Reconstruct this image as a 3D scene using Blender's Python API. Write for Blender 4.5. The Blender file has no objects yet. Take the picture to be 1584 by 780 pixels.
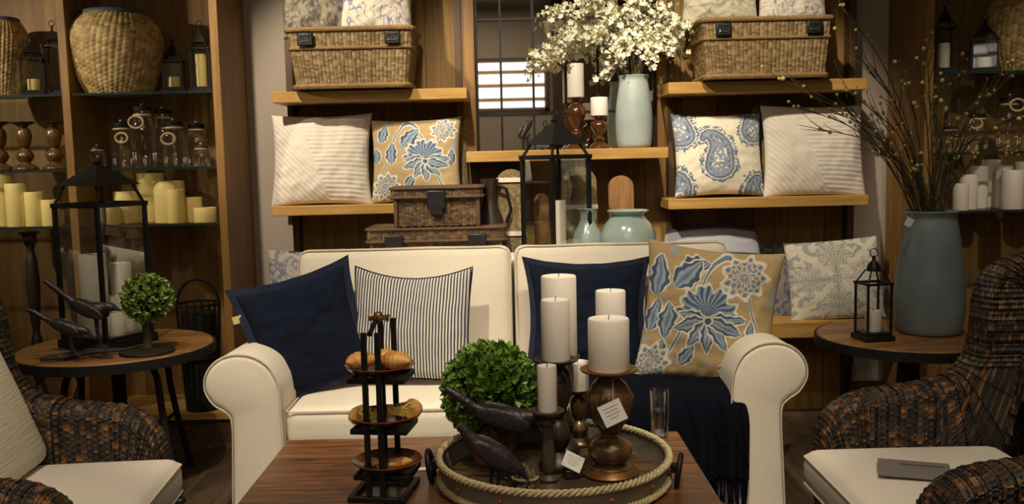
import bpy, math, random
from mathutils import Vector, Matrix, Euler, noise
import numpy as np
random.seed(7)
PI = math.pi
D = bpy.data
SC = bpy.context.scene
COL = SC.collection

# ------------------------------------------------------------------ camera
CAM_H = 1.38
F = 1435.0
PITCH, ROLL = math.radians(5.7), math.radians(1.3)
cam_data = D.cameras.new('camera'); cam = D.objects.new('camera', cam_data); COL.objects.link(cam)
cam_data.sensor_width = 36.0
cam_data.lens = 36.0 * F / 1584.0
cam_data.clip_start = 0.05
CM = Matrix.Rotation(PI/2 - PITCH, 3, 'X') @ Matrix.Rotation(-ROLL, 3, 'Z')
cam.matrix_world = Matrix.Translation((0, 0, CAM_H)) @ CM.to_4x4()
SC.camera = cam

# ------------------------------------------------------------------ world, exposure
SC.view_settings.view_transform = 'Standard'
SC.view_settings.look = 'None'
SC.view_settings.gamma = 1.0
SC.view_settings.use_curve_mapping = False
SC.view_settings.exposure = 0.0
world = D.worlds.new('world'); SC.world = world; world.use_nodes = True
world.node_tree.nodes['Background'].inputs[0].default_value = (1.0, .82, .6, 1)
world.node_tree.nodes['Background'].inputs[1].default_value = 0.02
SC.cycles.transparent_max_bounces = 40

# ------------------------------------------------------------------ ceiling spotlights
WARM = (1.0, .85, .62)
def spot(loc, target, power, angle=50, blend=.6, size=.04, color=WARM):
    l = D.lights.new('spotlight', 'SPOT'); l.energy = power; l.color = color
    l.spot_size = math.radians(angle); l.spot_blend = blend; l.shadow_soft_size = size
    o = D.objects.new('spotlight', l); COL.objects.link(o)
    o.location = loc
    o.rotation_euler = (Vector(target) - Vector(loc)).to_track_quat('-Z', 'Y').to_euler()
    return o
spot((-3.4, 3.35, 2.45), (-2.1, 4.7, 1.6), 105, 62, .7, .03)
spot((-2.3, 2.9, 3.1), (-2.0, 4.6, 1.32), 62, 32, .8)
spot((-1.5, 3.1, 3.1), (-.75, 4.7, 1.55), 250, 46, .6)
spot((-.35, 2.9, 3.1), (.22, 4.7, 1.5), 230, 46, .7)
spot((.55, 3.0, 3.1), (1.10, 4.7, 1.55), 205, 42, .5)
spot((2.1, 2.6, 3.1), (2.5, 4.6, 1.15), 110, 34, .9)
spot((-.85, 2.3, 3.1), (-.55, 3.6, .65), 225, 50, .8)
spot((.55, 2.2, 3.1), (.4, 3.6, .65), 180, 50, .8)
spot((.3, 1.5, 3.1), (.1, 2.6, .6), 105, 44, .8)
spot((-1.2, 1.6, 3.1), (-1.3, 2.7, .5), 120, 46, .8)
spot((1.3, 1.5, 3.1), (1.2, 2.6, .5), 105, 42, .8)
spot((-1.5, 2.7, 3.1), (-1.65, 3.85, .7), 75, 34, .8)  # extra spot added to brighten the left round table
spot((1.5, 2.9, 3.1), (1.62, 3.85, .7), 42, 34, .8)  # extra spot added to brighten the right round table
def area(loc, size, power, color=(1, .84, .62)):
    l = D.lights.new('fill_light', 'AREA'); l.shape = 'RECTANGLE'; l.size, l.size_y = size; l.energy = power; l.color = color
    o = D.objects.new('fill_light', l); COL.objects.link(o); o.location = loc
    return o
area((0, .2, 3.35), (3.0, 1.6), 22)  # weak warm fill added overhead, not a fixture of the room
area((-.6, -1.7, 3.4), (2.0, .6), 30)  # added to brighten the wall that the mirror reflects

# ------------------------------------------------------------------ helpers: pixels to points
def ray(px, py):
    return CM @ Vector(((px - 792) / F, -(py - 390) / F, -1))
def W(px, py, Y):
    d = ray(px, py); t = Y / d.y
    return Vector((d.x * t, Y, CAM_H + d.z * t))
def G(px, py, z):
    d = ray(px, py); t = (z - CAM_H) / d.z
    return Vector((d.x * t, d.y * t, z))
def srgb(r, g, b):
    def c(x):
        x /= 255.0
        return x / 12.92 if x <= .04045 else ((x + .055) / 1.055) ** 2.4
    return (c(r), c(g), c(b))

# ------------------------------------------------------------------ materials
def nn(nt, t, **kw):
    n = nt.nodes.new(t)
    for k, v in kw.items(): setattr(n, k, v)
    return n
def pmat(name, rgb, rough=.6, metal=0, noise_amt=0, noise_scale=8, bump=0, bump_scale=60, sss=0, coat=0, col2=None, stretch=None, attr=None, sheen=0, spec=None, trans=0):
    m = D.materials.new(name); m.use_nodes = True; nt = m.node_tree
    b = nt.nodes['Principled BSDF']; L = nt.links
    b.inputs['Base Color'].default_value = (*rgb, 1); b.inputs['Roughness'].default_value = rough
    b.inputs['Metallic'].default_value = metal
    if spec is not None: b.inputs['Specular IOR Level'].default_value = spec
    if coat: b.inputs['Coat Weight'].default_value = coat; b.inputs['Coat Roughness'].default_value = .15
    if sheen: b.inputs['Sheen Weight'].default_value = sheen
    if trans: b.inputs['Transmission Weight'].default_value = trans
    if sss:
        b.inputs['Subsurface Weight'].default_value = sss; b.inputs['Subsurface Radius'].default_value = (.03, .02, .01)
        b.inputs['Subsurface Scale'].default_value = .5
    tc = nn(nt, 'ShaderNodeTexCoord'); mp = nn(nt, 'ShaderNodeMapping'); L.new(tc.outputs['Object'], mp.inputs[0])
    if stretch: mp.inputs['Scale'].default_value = stretch
    src = None
    if attr:
        a = nn(nt, 'ShaderNodeAttribute', attribute_name=attr); src = a.outputs['Color']
    if noise_amt or col2:
        n = nn(nt, 'ShaderNodeTexNoise'); n.inputs['Scale'].default_value = noise_scale; n.inputs['Detail'].default_value = 5
        L.new(mp.outputs[0], n.inputs['Vector'])
        r = nn(nt, 'ShaderNodeValToRGB')
        c2 = col2 or tuple(x * (1 - noise_amt) for x in rgb)
        r.color_ramp.elements[0].position = .3; r.color_ramp.elements[1].position = .7
        if src:
            r.color_ramp.elements[0].color = (1 - noise_amt,) * 3 + (1,); r.color_ramp.elements[1].color = (1, 1, 1, 1)
        else:
            r.color_ramp.elements[0].color = (*c2, 1); r.color_ramp.elements[1].color = (*rgb, 1)
        L.new(n.outputs['Fac'], r.inputs[0])
        if src:
            mx = nn(nt, 'ShaderNodeMix', data_type='RGBA', blend_type='MULTIPLY'); mx.inputs[0].default_value = 1
            L.new(src, mx.inputs[6]); L.new(r.outputs[0], mx.inputs[7]); src = mx.outputs[2]
        else: src = r.outputs[0]
    if src: L.new(src, b.inputs['Base Color'])
    if bump:
        n = nn(nt, 'ShaderNodeTexNoise'); n.inputs['Scale'].default_value = bump_scale; n.inputs['Detail'].default_value = 4
        L.new(mp.outputs[0], n.inputs['Vector'])
        bp = nn(nt, 'ShaderNodeBump'); bp.inputs['Strength'].default_value = bump; bp.inputs['Distance'].default_value = .01
        L.new(n.outputs['Fac'], bp.inputs['Height']); L.new(bp.outputs[0], b.inputs['Normal'])
    return m
def wood(name, c1, c2, axis='X', plank=.0, rough=.5, scale=1.0, plank_axis='X', coat=0, gap=.35, across=14, along=1.2):
    """grain stretched along an axis; optional plank seams"""
    m = D.materials.new(name); m.use_nodes = True; nt = m.node_tree; L = nt.links
    b = nt.nodes['Principled BSDF']; b.inputs['Roughness'].default_value = rough
    if coat: b.inputs['Coat Weight'].default_value = coat; b.inputs['Coat Roughness'].default_value = .25
    tc = nn(nt, 'ShaderNodeTexCoord'); mp = nn(nt, 'ShaderNodeMapping'); L.new(tc.outputs['Object'], mp.inputs[0])
    s = {'X': (along, across, across), 'Y': (across, along, across), 'Z': (across, across, along)}[axis]
    mp.inputs['Scale'].default_value = tuple(x * scale for x in s)
    n = nn(nt, 'ShaderNodeTexNoise'); n.inputs['Scale'].default_value = 2.2; n.inputs['Detail'].default_value = 8; n.inputs['Roughness'].default_value = .62; n.inputs['Distortion'].default_value = .4
    r = nn(nt, 'ShaderNodeValToRGB'); r.color_ramp.elements[0].position = .32; r.color_ramp.elements[1].position = .68
    r.color_ramp.elements[0].color = (*c2, 1); r.color_ramp.elements[1].color = (*c1, 1)
    L.new(n.outputs['Fac'], r.inputs[0]); out = r.outputs[0]
    if plank:
        sx = nn(nt, 'ShaderNodeSeparateXYZ'); L.new(tc.outputs['Object'], sx.inputs[0])
        dv = nn(nt, 'ShaderNodeMath', operation='DIVIDE'); L.new(sx.outputs[plank_axis], dv.inputs[0]); dv.inputs[1].default_value = plank
        fl = nn(nt, 'ShaderNodeMath', operation='FLOOR'); L.new(dv.outputs[0], fl.inputs[0])
        fr = nn(nt, 'ShaderNodeMath', operation='FRACT'); L.new(dv.outputs[0], fr.inputs[0])
        # different grain per plank
        cb = nn(nt, 'ShaderNodeCombineXYZ'); ml = nn(nt, 'ShaderNodeMath', operation='MULTIPLY'); L.new(fl.outputs[0], ml.inputs[0]); ml.inputs[1].default_value = 7.3
        for k in range(3): L.new(ml.outputs[0], cb.inputs[k])
        ad = nn(nt, 'ShaderNodeVectorMath', operation='ADD'); L.new(mp.outputs[0], ad.inputs[0]); L.new(cb.outputs[0], ad.inputs[1])
        L.new(ad.outputs[0], n.inputs['Vector'])
        wn = nn(nt, 'ShaderNodeTexWhiteNoise', noise_dimensions='1D'); L.new(fl.outputs[0], wn.inputs['W'])
        mr = nn(nt, 'ShaderNodeMapRange'); L.new(wn.outputs['Value'], mr.inputs[0]); mr.inputs[3].default_value = .7; mr.inputs[4].default_value = 1.15
        gt = nn(nt, 'ShaderNodeMath', operation='GREATER_THAN'); L.new(fr.outputs[0], gt.inputs[0]); gt.inputs[1].default_value = .004 / plank
        m2 = nn(nt, 'ShaderNodeMapRange'); L.new(gt.outputs[0], m2.inputs[0]); m2.inputs[3].default_value = gap; m2.inputs[4].default_value = 1
        mm = nn(nt, 'ShaderNodeMath', operation='MULTIPLY'); L.new(mr.outputs[0], mm.inputs[0]); L.new(m2.outputs[0], mm.inputs[1])
        sc = nn(nt, 'ShaderNodeVectorMath', operation='SCALE'); L.new(out, sc.inputs[0]); L.new(mm.outputs[0], sc.inputs['Scale']); out = sc.outputs[0]
    else: L.new(mp.outputs[0], n.inputs['Vector'])
    L.new(out, b.inputs['Base Color'])
    bp = nn(nt, 'ShaderNodeBump'); bp.inputs['Strength'].default_value = .15; bp.inputs['Distance'].default_value = .004
    L.new(n.outputs['Fac'], bp.inputs['Height']); L.new(bp.outputs[0], b.inputs['Normal'])
    return m
def thin_glass(name, tint=(.985, .99, .985), gloss=.05, rough=.02):
    m = D.materials.new(name); m.use_nodes = True; nt = m.node_tree; L = nt.links
    nt.nodes.remove(nt.nodes['Principled BSDF']); out = nt.nodes['Material Output']
    t = nn(nt, 'ShaderNodeBsdfTransparent'); t.inputs[0].default_value = (*tint, 1)
    g = nn(nt, 'ShaderNodeBsdfGlossy'); g.inputs['Roughness'].default_value = rough; g.inputs[0].default_value = (1, 1, 1, 1)
    lw = nn(nt, 'ShaderNodeLayerWeight'); lw.inputs[0].default_value = .35
    mr = nn(nt, 'ShaderNodeMapRange'); L.new(lw.outputs['Fresnel'], mr.inputs[0]); mr.inputs[3].default_value = gloss * .3; mr.inputs[4].default_value = min(1, gloss * 5)
    mx = nn(nt, 'ShaderNodeMixShader'); L.new(mr.outputs[0], mx.inputs[0]); L.new(t.outputs[0], mx.inputs[1]); L.new(g.outputs[0], mx.inputs[2])
    L.new(mx.outputs[0], out.inputs[0])
    return m

M = {}
M['oak'] = wood('oak', srgb(196, 156, 90), srgb(162, 122, 62), 'X', rough=.5)
M['oakz'] = wood('oakz', srgb(156, 118, 66), srgb(120, 86, 44), 'Z', rough=.5)
M['oakback'] = wood('oakback', srgb(160, 124, 66), srgb(122, 90, 44), 'Z', plank=.19, rough=.6, gap=.25)
M['cabback'] = wood('cabback', srgb(160, 122, 68), srgb(126, 92, 48), 'Z', plank=.42, rough=.6, gap=.5)
M['darkoak'] = wood('darkoak', srgb(92, 68, 42), srgb(62, 44, 28), 'Z', rough=.5)
M['floor'] = wood('floor', srgb(98, 80, 62), srgb(66, 52, 40), 'Y', plank=.14, rough=.5)
M['tablewood'] = wood('tablewood', srgb(140, 94, 58), srgb(66, 42, 26), 'X', plank=.125, plank_axis='Y', rough=.32, coat=.2, gap=.3, across=22, along=2.2)
M['roundwood'] = wood('roundwood', srgb(178, 130, 78), srgb(118, 80, 46), 'X', plank=.1, plank_axis='Y', rough=.4, gap=.5)
M['turned'] = wood('turned', srgb(112, 82, 46), srgb(56, 40, 24), 'Z', rough=.3, coat=.4)
M['darkturned'] = wood('darkturned', srgb(66, 50, 42), srgb(34, 26, 22), 'Z', rough=.4)
M['greyturned'] = wood('greyturned', srgb(98, 84, 66), srgb(56, 46, 36), 'Z', rough=.5)
M['board'] = wood('board', srgb(150, 108, 62), srgb(112, 76, 42), 'Z', rough=.5)
M['plaster'] = pmat('plaster', srgb(170, 158, 146), .9, noise_amt=.06, noise_scale=3, bump=.1)
M['ceiling'] = pmat('ceilingpaint', srgb(190, 180, 168), .9, noise_amt=.04)
M['linen'] = pmat('linen', srgb(230, 221, 207), .9, noise_amt=.05, noise_scale=3, bump=.12, bump_scale=240, sheen=.2)
M['welt'] = pmat('welt', srgb(216, 206, 188), .9, noise_amt=.05)
M['seatlinen'] = pmat('seatlinen', srgb(226, 218, 208), .9, noise_amt=.05, noise_scale=4, bump=.1, bump_scale=240)
M['ribbed'] = pmat('ribbed', srgb(226, 220, 200), .9, noise_amt=.06, noise_scale=4, bump=.3, bump_scale=40, stretch=(.2, .2, 4))
M['pattern'] = pmat('pattern', (1, 1, 1), .9, attr='Col', noise_amt=.10, noise_scale=60, bump=.1, bump_scale=260, sheen=.1)
M['navy'] = pmat('navy', srgb(20, 27, 47), 1.0, spec=.2, noise_amt=.15, noise_scale=30, bump=.2, bump_scale=300)
M['navyflange'] = pmat('navyflange', srgb(24, 33, 58), .95, noise_amt=.15, noise_scale=30)
M['throw'] = pmat('throw', srgb(11, 14, 27), 1.0, spec=.12, noise_amt=.25, noise_scale=60, bump=.6, bump_scale=160)
M['tagcloth'] = pmat('tagcloth', srgb(190, 176, 130), .8, noise_amt=.1)
M['wicker'] = pmat('wicker', (1, 1, 1), .55, attr='Col', noise_amt=.25, noise_scale=90, bump=.25, bump_scale=180)
M['black'] = pmat('blackiron', srgb(24, 22, 22), .5, metal=.3, noise_amt=.2, noise_scale=30, bump=.1)
M['iron'] = pmat('iron', srgb(40, 36, 34), .55, metal=.4, noise_amt=.3, noise_scale=20, bump=.15)
M['leather'] = pmat('leather', srgb(20, 20, 26), .45, noise_amt=.2, bump=.15)
M['bronzebird'] = pmat('bronzebird', srgb(66, 60, 64), .36, metal=.3, noise_amt=.3, noise_scale=40, bump=.35, bump_scale=70)
M['candle'] = pmat('whitewax', srgb(236, 228, 220), .5, noise_amt=.03, noise_scale=5, sss=.25)
M['ivory'] = pmat('ivorywax', srgb(232, 212, 138), .5, noise_amt=.04, noise_scale=5, sss=.25)
M['wick'] = pmat('wick', srgb(60, 50, 40), .9, noise_amt=.1)
M['glass'] = thin_glass('paneglass')
M['shelfglass'] = thin_glass('shelfglass', (.93, .97, .95), .07)
M['glassedge'] = pmat('glassedge', srgb(34, 52, 50), .25, noise_amt=.1, coat=.3)
M['jarglass'] = thin_glass('jarglass', (.97, .975, .96), .14)
M['amber'] = pmat('amberglass', srgb(92, 56, 28), .08, noise_amt=.3, noise_scale=12, coat=.8, metal=.3)
M['celadon'] = pmat('celadon', srgb(170, 183, 181), .42, col2=srgb(146, 160, 162), noise_scale=6, bump=.15, bump_scale=20)
M['celadon2'] = pmat('celadonglaze', srgb(160, 176, 170), .16, col2=srgb(128, 148, 146), noise_scale=5, coat=.6)
M['bluegrey'] = pmat('bluegreyceramic', srgb(142, 158, 164), .5, col2=srgb(112, 132, 140), noise_scale=4, bump=.15, bump_scale=20)
M['collar'] = pmat('bluecollar', srgb(70, 88, 100), .6, noise_amt=.2, bump=.2)
M['leaf'] = pmat('boxleaf', srgb(128, 162, 66), .42, col2=srgb(60, 94, 30), noise_scale=22)
M['leaf2'] = pmat('topiaryleaf', srgb(150, 172, 84), .42, col2=srgb(76, 106, 40), noise_scale=34)
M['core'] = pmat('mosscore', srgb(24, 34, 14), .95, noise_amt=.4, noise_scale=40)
M['petal'] = pmat('petal', srgb(238, 234, 212), .7, noise_amt=.08, noise_scale=20)
M['springleaf'] = pmat('springleaf', srgb(168, 176, 88), .6, noise_amt=.3, noise_scale=20)
M['twig'] = pmat('twig', srgb(74, 66, 44), .8, noise_amt=.3, noise_scale=20)
M['budleaf'] = pmat('budleaf', srgb(104, 108, 62), .6, noise_amt=.3, noise_scale=20)
M['bud'] = pmat('bud', srgb(186, 178, 106), .7, noise_amt=.2, noise_scale=30)
M['terracotta'] = pmat('terracotta', srgb(186, 96, 50), .75, col2=srgb(128, 66, 40), noise_scale=9, bump=.2)
M['brass'] = pmat('agedbrass', srgb(156, 112, 64), .38, metal=.75, noise_amt=.4, noise_scale=16, bump=.1)
M['paper'] = pmat('paper', srgb(236, 232, 232), .7, noise_amt=.04)
M['ink'] = pmat('ink', srgb(70, 66, 70), .8, noise_amt=.1)
M['greypaper'] = pmat('greypaper', srgb(128, 122, 122), .6, noise_amt=.08)
M['zinc'] = pmat('zinc', srgb(142, 136, 120), .5, metal=.1, noise_amt=.4, noise_scale=10, bump=.3, bump_scale=20)
M['palerope'] = pmat('palerope', srgb(212, 198, 158), .85, noise_amt=.3, noise_scale=60, bump=.4, bump_scale=120)
M['rope'] = pmat('rope', srgb(196, 178, 136), .85, noise_amt=.3, noise_scale=60, bump=.4, bump_scale=120)
M['plate'] = pmat('glazedplate', srgb(120, 62, 32), .25, col2=srgb(80, 40, 24), noise_scale=14, coat=.5)
M['pastry'] = pmat('pastry', srgb(250, 200, 116), .5, col2=srgb(206, 132, 54), noise_scale=26, bump=.4, bump_scale=50, coat=.15)
M['quiche'] = pmat('quiche', srgb(248, 222, 124), .5, col2=srgb(204, 166, 72), noise_scale=60, bump=.5, bump_scale=80)
M['steel'] = pmat('steel', srgb(150, 148, 146), .3, metal=.9, noise_amt=.1)
M['fibre'] = pmat('fibre', srgb(150, 132, 96), .9, col2=srgb(104, 88, 60), noise_scale=60, bump=.6, bump_scale=120)
M['silver'] = pmat('mirrorsilver', (.80, .78, .74), .02, metal=1, noise_amt=.02)
def emis(name, rgb, s):
    m = D.materials.new(name); m.use_nodes = True; b = m.node_tree.nodes['Principled BSDF']
    b.inputs['Base Color'].default_value = (.8, .8, .8, 1)
    b.inputs['Emission Color'].default_value = (*rgb, 1); b.inputs['Emission Strength'].default_value = s
    return m
M['daylight'] = emis('daylight', (1, .98, .94), 1.7)

# ------------------------------------------------------------------ mesh building
class MB:
    def __init__(s): s.v = []; s.f = []
    def add(s, vs, fs, T=None):
        k = len(s.v)
        s.v += [tuple(T @ Vector(p)) if T else tuple(p) for p in vs]
        s.f += [tuple(i + k for i in f) for f in fs]
        return s
    def box(s, c, d, T=None):
        x, y, z = c; a, b, h = d[0]/2, d[1]/2, d[2]/2
        vs = [(x+i*a, y+j*b, z+k*h) for k in (-1, 1) for j in (-1, 1) for i in (-1, 1)]
        return s.add(vs, [(0, 2, 3, 1), (4, 5, 7, 6), (0, 1, 5, 4), (2, 6, 7, 3), (0, 4, 6, 2), (1, 3, 7, 5)], T)
    def lathe(s, prof, seg=32, c=(0, 0, 0), T=None, cap=True, flute=0, fr=(0, 0)):
        vs, fs = [], []; n = len(prof)
        for j, (r, z) in enumerate(prof):
            for i in range(seg):
                a = 2*PI*i/seg
                rr = r
                if flute and fr[0] <= z <= fr[1]: rr = r*(1+.035*math.cos(flute*a))
                vs.append((c[0]+rr*math.cos(a), c[1]+rr*math.sin(a), c[2]+z))
        for j in range(n-1):
            for i in range(seg):
                i2 = (i+1) % seg
                fs.append((j*seg+i, j*seg+i2, (j+1)*seg+i2, (j+1)*seg+i))
        if cap:
            fs.append(tuple(range(seg-1, -1, -1))); fs.append(tuple((n-1)*seg+i for i in range(seg)))
        return s.add(vs, fs, T)
    def tube(s, pts, r, seg=8, closed=False, T=None, flat=1.0):
        pts = [Vector(p) for p in pts]; n = len(pts)
        rs = r if isinstance(r, (list, tuple)) else [r]*n
        vs, fs = [], []; nrm = None
        for i, p in enumerate(pts):
            a = pts[(i-1) % n] if closed or i > 0 else p
            b = pts[(i+1) % n] if closed or i < n-1 else p
            t = (b-a).normalized() if (b-a).length > 1e-9 else Vector((0, 0, 1))
            if nrm is None:
                nrm = t.orthogonal().normalized()
                if abs(t.z) < .95: nrm = (Vector((0, 0, 1)) - t*t.z).normalized()
            else:
                nrm = (nrm - t*nrm.dot(t)).normalized()
            bn = t.cross(nrm)
            for k in range(seg):
                g = 2*PI*k/seg
                vs.append(p + nrm*math.cos(g)*rs[i]*flat + bn*math.sin(g)*rs[i])
        m = n if closed else n-1
        for i in range(m):
            i2 = (i+1) % n
            for k in range(seg):
                k2 = (k+1) % seg
                fs.append((i*seg+k, i*seg+k2, i2*seg+k2, i2*seg+k))
        if not closed:
            fs.append(tuple(range(seg-1, -1, -1))); fs.append(tuple((n-1)*seg+k for k in range(seg)))
        return s.add(vs, fs, T)
    def prism(s, poly, a, b, plane='XZ', T=None):
        n = len(poly)
        def P(p, h):
            return {'XZ': (p[0], h, p[1]), 'XY': (p[0], p[1], h), 'YZ': (h, p[0], p[1])}[plane]
        vs = [P(p, a) for p in poly] + [P(p, b) for p in poly]
        fs = [tuple(range(n-1, -1, -1)), tuple(range(n, 2*n))] + [(i, (i+1) % n, n+(i+1) % n, n+i) for i in range(n)]
        return s.add(vs, fs, T)
    def ball(s, c, r, nu=16, nv=10, T=None, fn=None):
        r = r if isinstance(r, (list, tuple)) else (r, r, r)
        vs, fs = [(0, 0, -1)], []
        for j in range(1, nv):
            p = -PI/2+PI*j/nv
            for i in range(nu):
                a = 2*PI*i/nu
                vs.append((math.cos(p)*math.cos(a), math.cos(p)*math.sin(a), math.sin(p)))
        vs.append((0, 0, 1)); N = len(vs)-1
        for i in range(nu): fs.append((0, 1+(i+1) % nu, 1+i))
        for j in range(nv-2):
            for i in range(nu):
                fs.append((1+j*nu+i, 1+j*nu+(i+1) % nu, 1+(j+1)*nu+(i+1) % nu, 1+(j+1)*nu+i))
        for i in range(nu): fs.append((1+(nv-2)*nu+i, 1+(nv-2)*nu+(i+1) % nu, N))
        out = []
        for v in vs:
            k = fn(v) if fn else 1
            out.append((c[0]+v[0]*r[0]*k, c[1]+v[1]*r[1]*k, c[2]+v[2]*r[2]*k))
        return s.add(out, fs, T)
    def leaf(s, p, d, up, L, w, fold=.25):
        d = d.normalized(); sd = d.cross(up)
        if sd.length < 1e-4: sd = d.orthogonal()
        sd.normalize(); n = sd.cross(d)
        b = p + d*L*.5
        return s.add([p, b+sd*w*.5+n*w*fold, p+d*L, b-sd*w*.5+n*w*fold, b], [(0, 1, 4), (1, 2, 4), (2, 3, 4), (3, 0, 4)])
def make_mesh(name, v, f, mat, cols=None, smooth=35):
    me = D.meshes.new(name); me.from_pydata([tuple(p) for p in v], [], [tuple(x) for x in f]); me.update()
    if cols is not None:
        ca = me.color_attributes.new('Col', 'FLOAT_COLOR', 'POINT')
        arr = np.ones((len(me.vertices), 4), dtype=np.float32); arr[:, :3] = np.asarray(cols, dtype=np.float32)
        ca.data.foreach_set('color', arr.ravel())
    if mat: me.materials.append(mat)
    if smooth:
        me.polygons.foreach_set('use_smooth', [True]*len(me.polygons))
        if smooth < 180: me.set_sharp_from_angle(angle=math.radians(smooth))
    return me
def link(name, me, parent=None, loc=None, rot=None):
    o = D.objects.new(name, me); COL.objects.link(o)
    if parent: o.parent = parent
    if loc is not None: o.location = loc
    if rot is not None: o.rotation_euler = rot
    return o
def part(name, mb, mat, parent=None, bevel=0, smooth=35, loc=None, rot=None, seg=2, sub=0, label=None):
    if isinstance(mat, str): mat = M[mat]
    o = link(name, make_mesh(name, mb.v, mb.f, mat, None, smooth), parent, loc, rot)
    if bevel:
        b = o.modifiers.new('bevel', 'BEVEL'); b.width = bevel; b.segments = seg; b.limit_method = 'ANGLE'; b.angle_limit = math.radians(40)
    if sub:
        b = o.modifiers.new('sub', 'SUBSURF'); b.levels = sub; b.render_levels = sub
    if label: o['label'] = label
    return o
def tag(o, label, cat, group=None, kind=None):
    o['label'] = label; o['category'] = cat
    if group: o['group'] = group
    if kind: o['kind'] = kind
    return o
def thing(name, label, cat, loc=(0, 0, 0), rz=0, group=None):
    o = D.objects.new(name, None); COL.objects.link(o); o.location = loc; o.rotation_euler = (0, 0, rz); o.empty_display_size = .05
    return tag(o, label, cat, group)
def struct(name, mb, mat, **kw):
    o = part(name, mb, mat, **kw)
    if not kw.get('parent'): o['kind'] = 'structure'
    return o
def copy_tree(o, parent=None):
    c = o.copy(); COL.objects.link(c)
    if parent: c.parent = parent
    for ch in [x for x in D.objects if x.parent == o]: copy_tree(ch, c)
    return c
def put(o, label, loc, rz=None, s=None):
    o['label'] = label; o.location = loc
    if rz is not None: o.rotation_euler.z = rz
    if s is not None: o.scale = (s, s, s) if not isinstance(s, tuple) else s
    return o
ORD = ['first', 'second', 'third', 'fourth', 'fifth', 'sixth', 'seventh', 'eighth', 'ninth', 'tenth', 'eleventh', 'twelfth']

def weave(name, fn, nu, nv, cu, cv, amp, palette, parent=None, closed=False, mat='wicker', seed=1, cap=None, flip=1, stake=False):
    """surface fn(u,v) with woven relief: cu x cv cells, a colour per cell"""
    rng = random.Random(seed)
    P = np.array([[fn(i/(nu if closed else nu-1), j/(nv-1)) for i in range(nu)] for j in range(nv)], dtype=float)
    if closed: du = np.roll(P, -1, 1) - np.roll(P, 1, 1)
    else: du = np.gradient(P, axis=1)
    dv = np.gradient(P, axis=0)
    N = np.cross(du, dv); N /= np.maximum(np.linalg.norm(N, axis=2, keepdims=True), 1e-9); N *= flip
    U = np.array([i/(nu if closed else nu-1) for i in range(nu)])[None, :]*cu + np.zeros((nv, 1))
    V = np.array([j/(nv-1) for j in range(nv)])[:, None]*cv + np.zeros((1, nu))
    ui = np.floor(U).astype(int) % max(1, int(cu)); off = (ui % 2)*.5
    Vs = V + off
    h = np.abs(np.sin(PI*U))**.7 * (.25 + .75*np.abs(np.sin(PI*Vs))**.6)
    if stake: h = .5*np.abs(np.sin(PI*U)) + .5*np.abs(np.sin(PI*Vs))**.6
    P = P + N*(h[..., None]*amp)
    ci = ui; cj = np.floor(Vs).astype(int)
    table = {}
    cols = np.zeros((nv, nu, 3))
    for j in range(nv):
        for i in range(nu):
            k = (ci[j, i], cj[j, i])
            if k not in table: table[k] = rng.choice(palette)
            cols[j, i] = table[k]
    vs = P.reshape(-1, 3); fs = []
    m = nu if closed else nu-1
    for j in range(nv-1):
        for i in range(m):
            i2 = (i+1) % nu
            fs.append((j*nu+i, j*nu+i2, (j+1)*nu+i2, (j+1)*nu+i))
    if flip < 0: fs = [f[::-1] for f in fs]
    if cap:
        if 'b' in cap: fs.append(tuple(range(nu-1, -1, -1)))
        if 't' in cap: fs.append(tuple((nv-1)*nu+i for i in range(nu)))
    return link(name, make_mesh(name, vs, fs, M[mat], cols.reshape(-1, 3), 60), parent)

# ------------------------------------------------------------------ the room
RX, RY0, RY1, RZ = 3.7, -3.0, 4.95, 3.6
CABF, SHF = 4.50, 4.58
struct('floor', MB().box((0, (RY0+RY1)/2, -.05), (2*RX, RY1-RY0, .1)), 'floor')
struct('ceiling', MB().box((0, (RY0+RY1)/2, RZ+.05), (2*RX, RY1-RY0, .1)), 'ceiling')
struct('wall_back', MB().box((0, RY1+.05, RZ/2), (2*RX, .1, RZ)), 'plaster')
struct('wall_left', MB().box((-RX-.05, (RY0+RY1)/2, RZ/2), (.1, RY1-RY0, RZ)), 'plaster')
struct('wall_right', MB().box((RX+.05, (RY0+RY1)/2, RZ/2), (.1, RY1-RY0, RZ)), 'plaster')
struct('wall_front', MB().box((0, RY0-.05, RZ/2), (2*RX, .1, RZ)), 'plaster')
struct('baseboard_back', MB().box((0, RY1-.01, .07), (2*RX, .02, .14)), 'darkoak')
# transom window high in the wall behind the camera (the mirror shows it)
w = MB(); x0, x1, z0, z1 = -.50, .52, 2.05, 2.72
for c, d in (((x0, 2.385), (.06, .73)), ((x1, 2.385), (.06, .73)), ((.01, z0), (1.08, .06)), ((.01, z1), (1.08, .06))):
    w.box((c[0], RY0+.02, c[1]), (d[0], .06, d[1]))
win = struct('window_1', w, 'darkoak')
part('window_pane', MB().box((.01, RY0+.006, 2.385), (1.0, .008, .62)), 'daylight', win)
for z in (2.19, 2.38, 2.56):
    part('blind_slat', MB().box((.01, RY0+.03, z), (1.0, .012, .05)), 'oak', win)
struct('trim_1', MB().box((2.1, RY0+.02, 1.8), (3.0, .04, 3.6)), 'darkoak')

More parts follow.
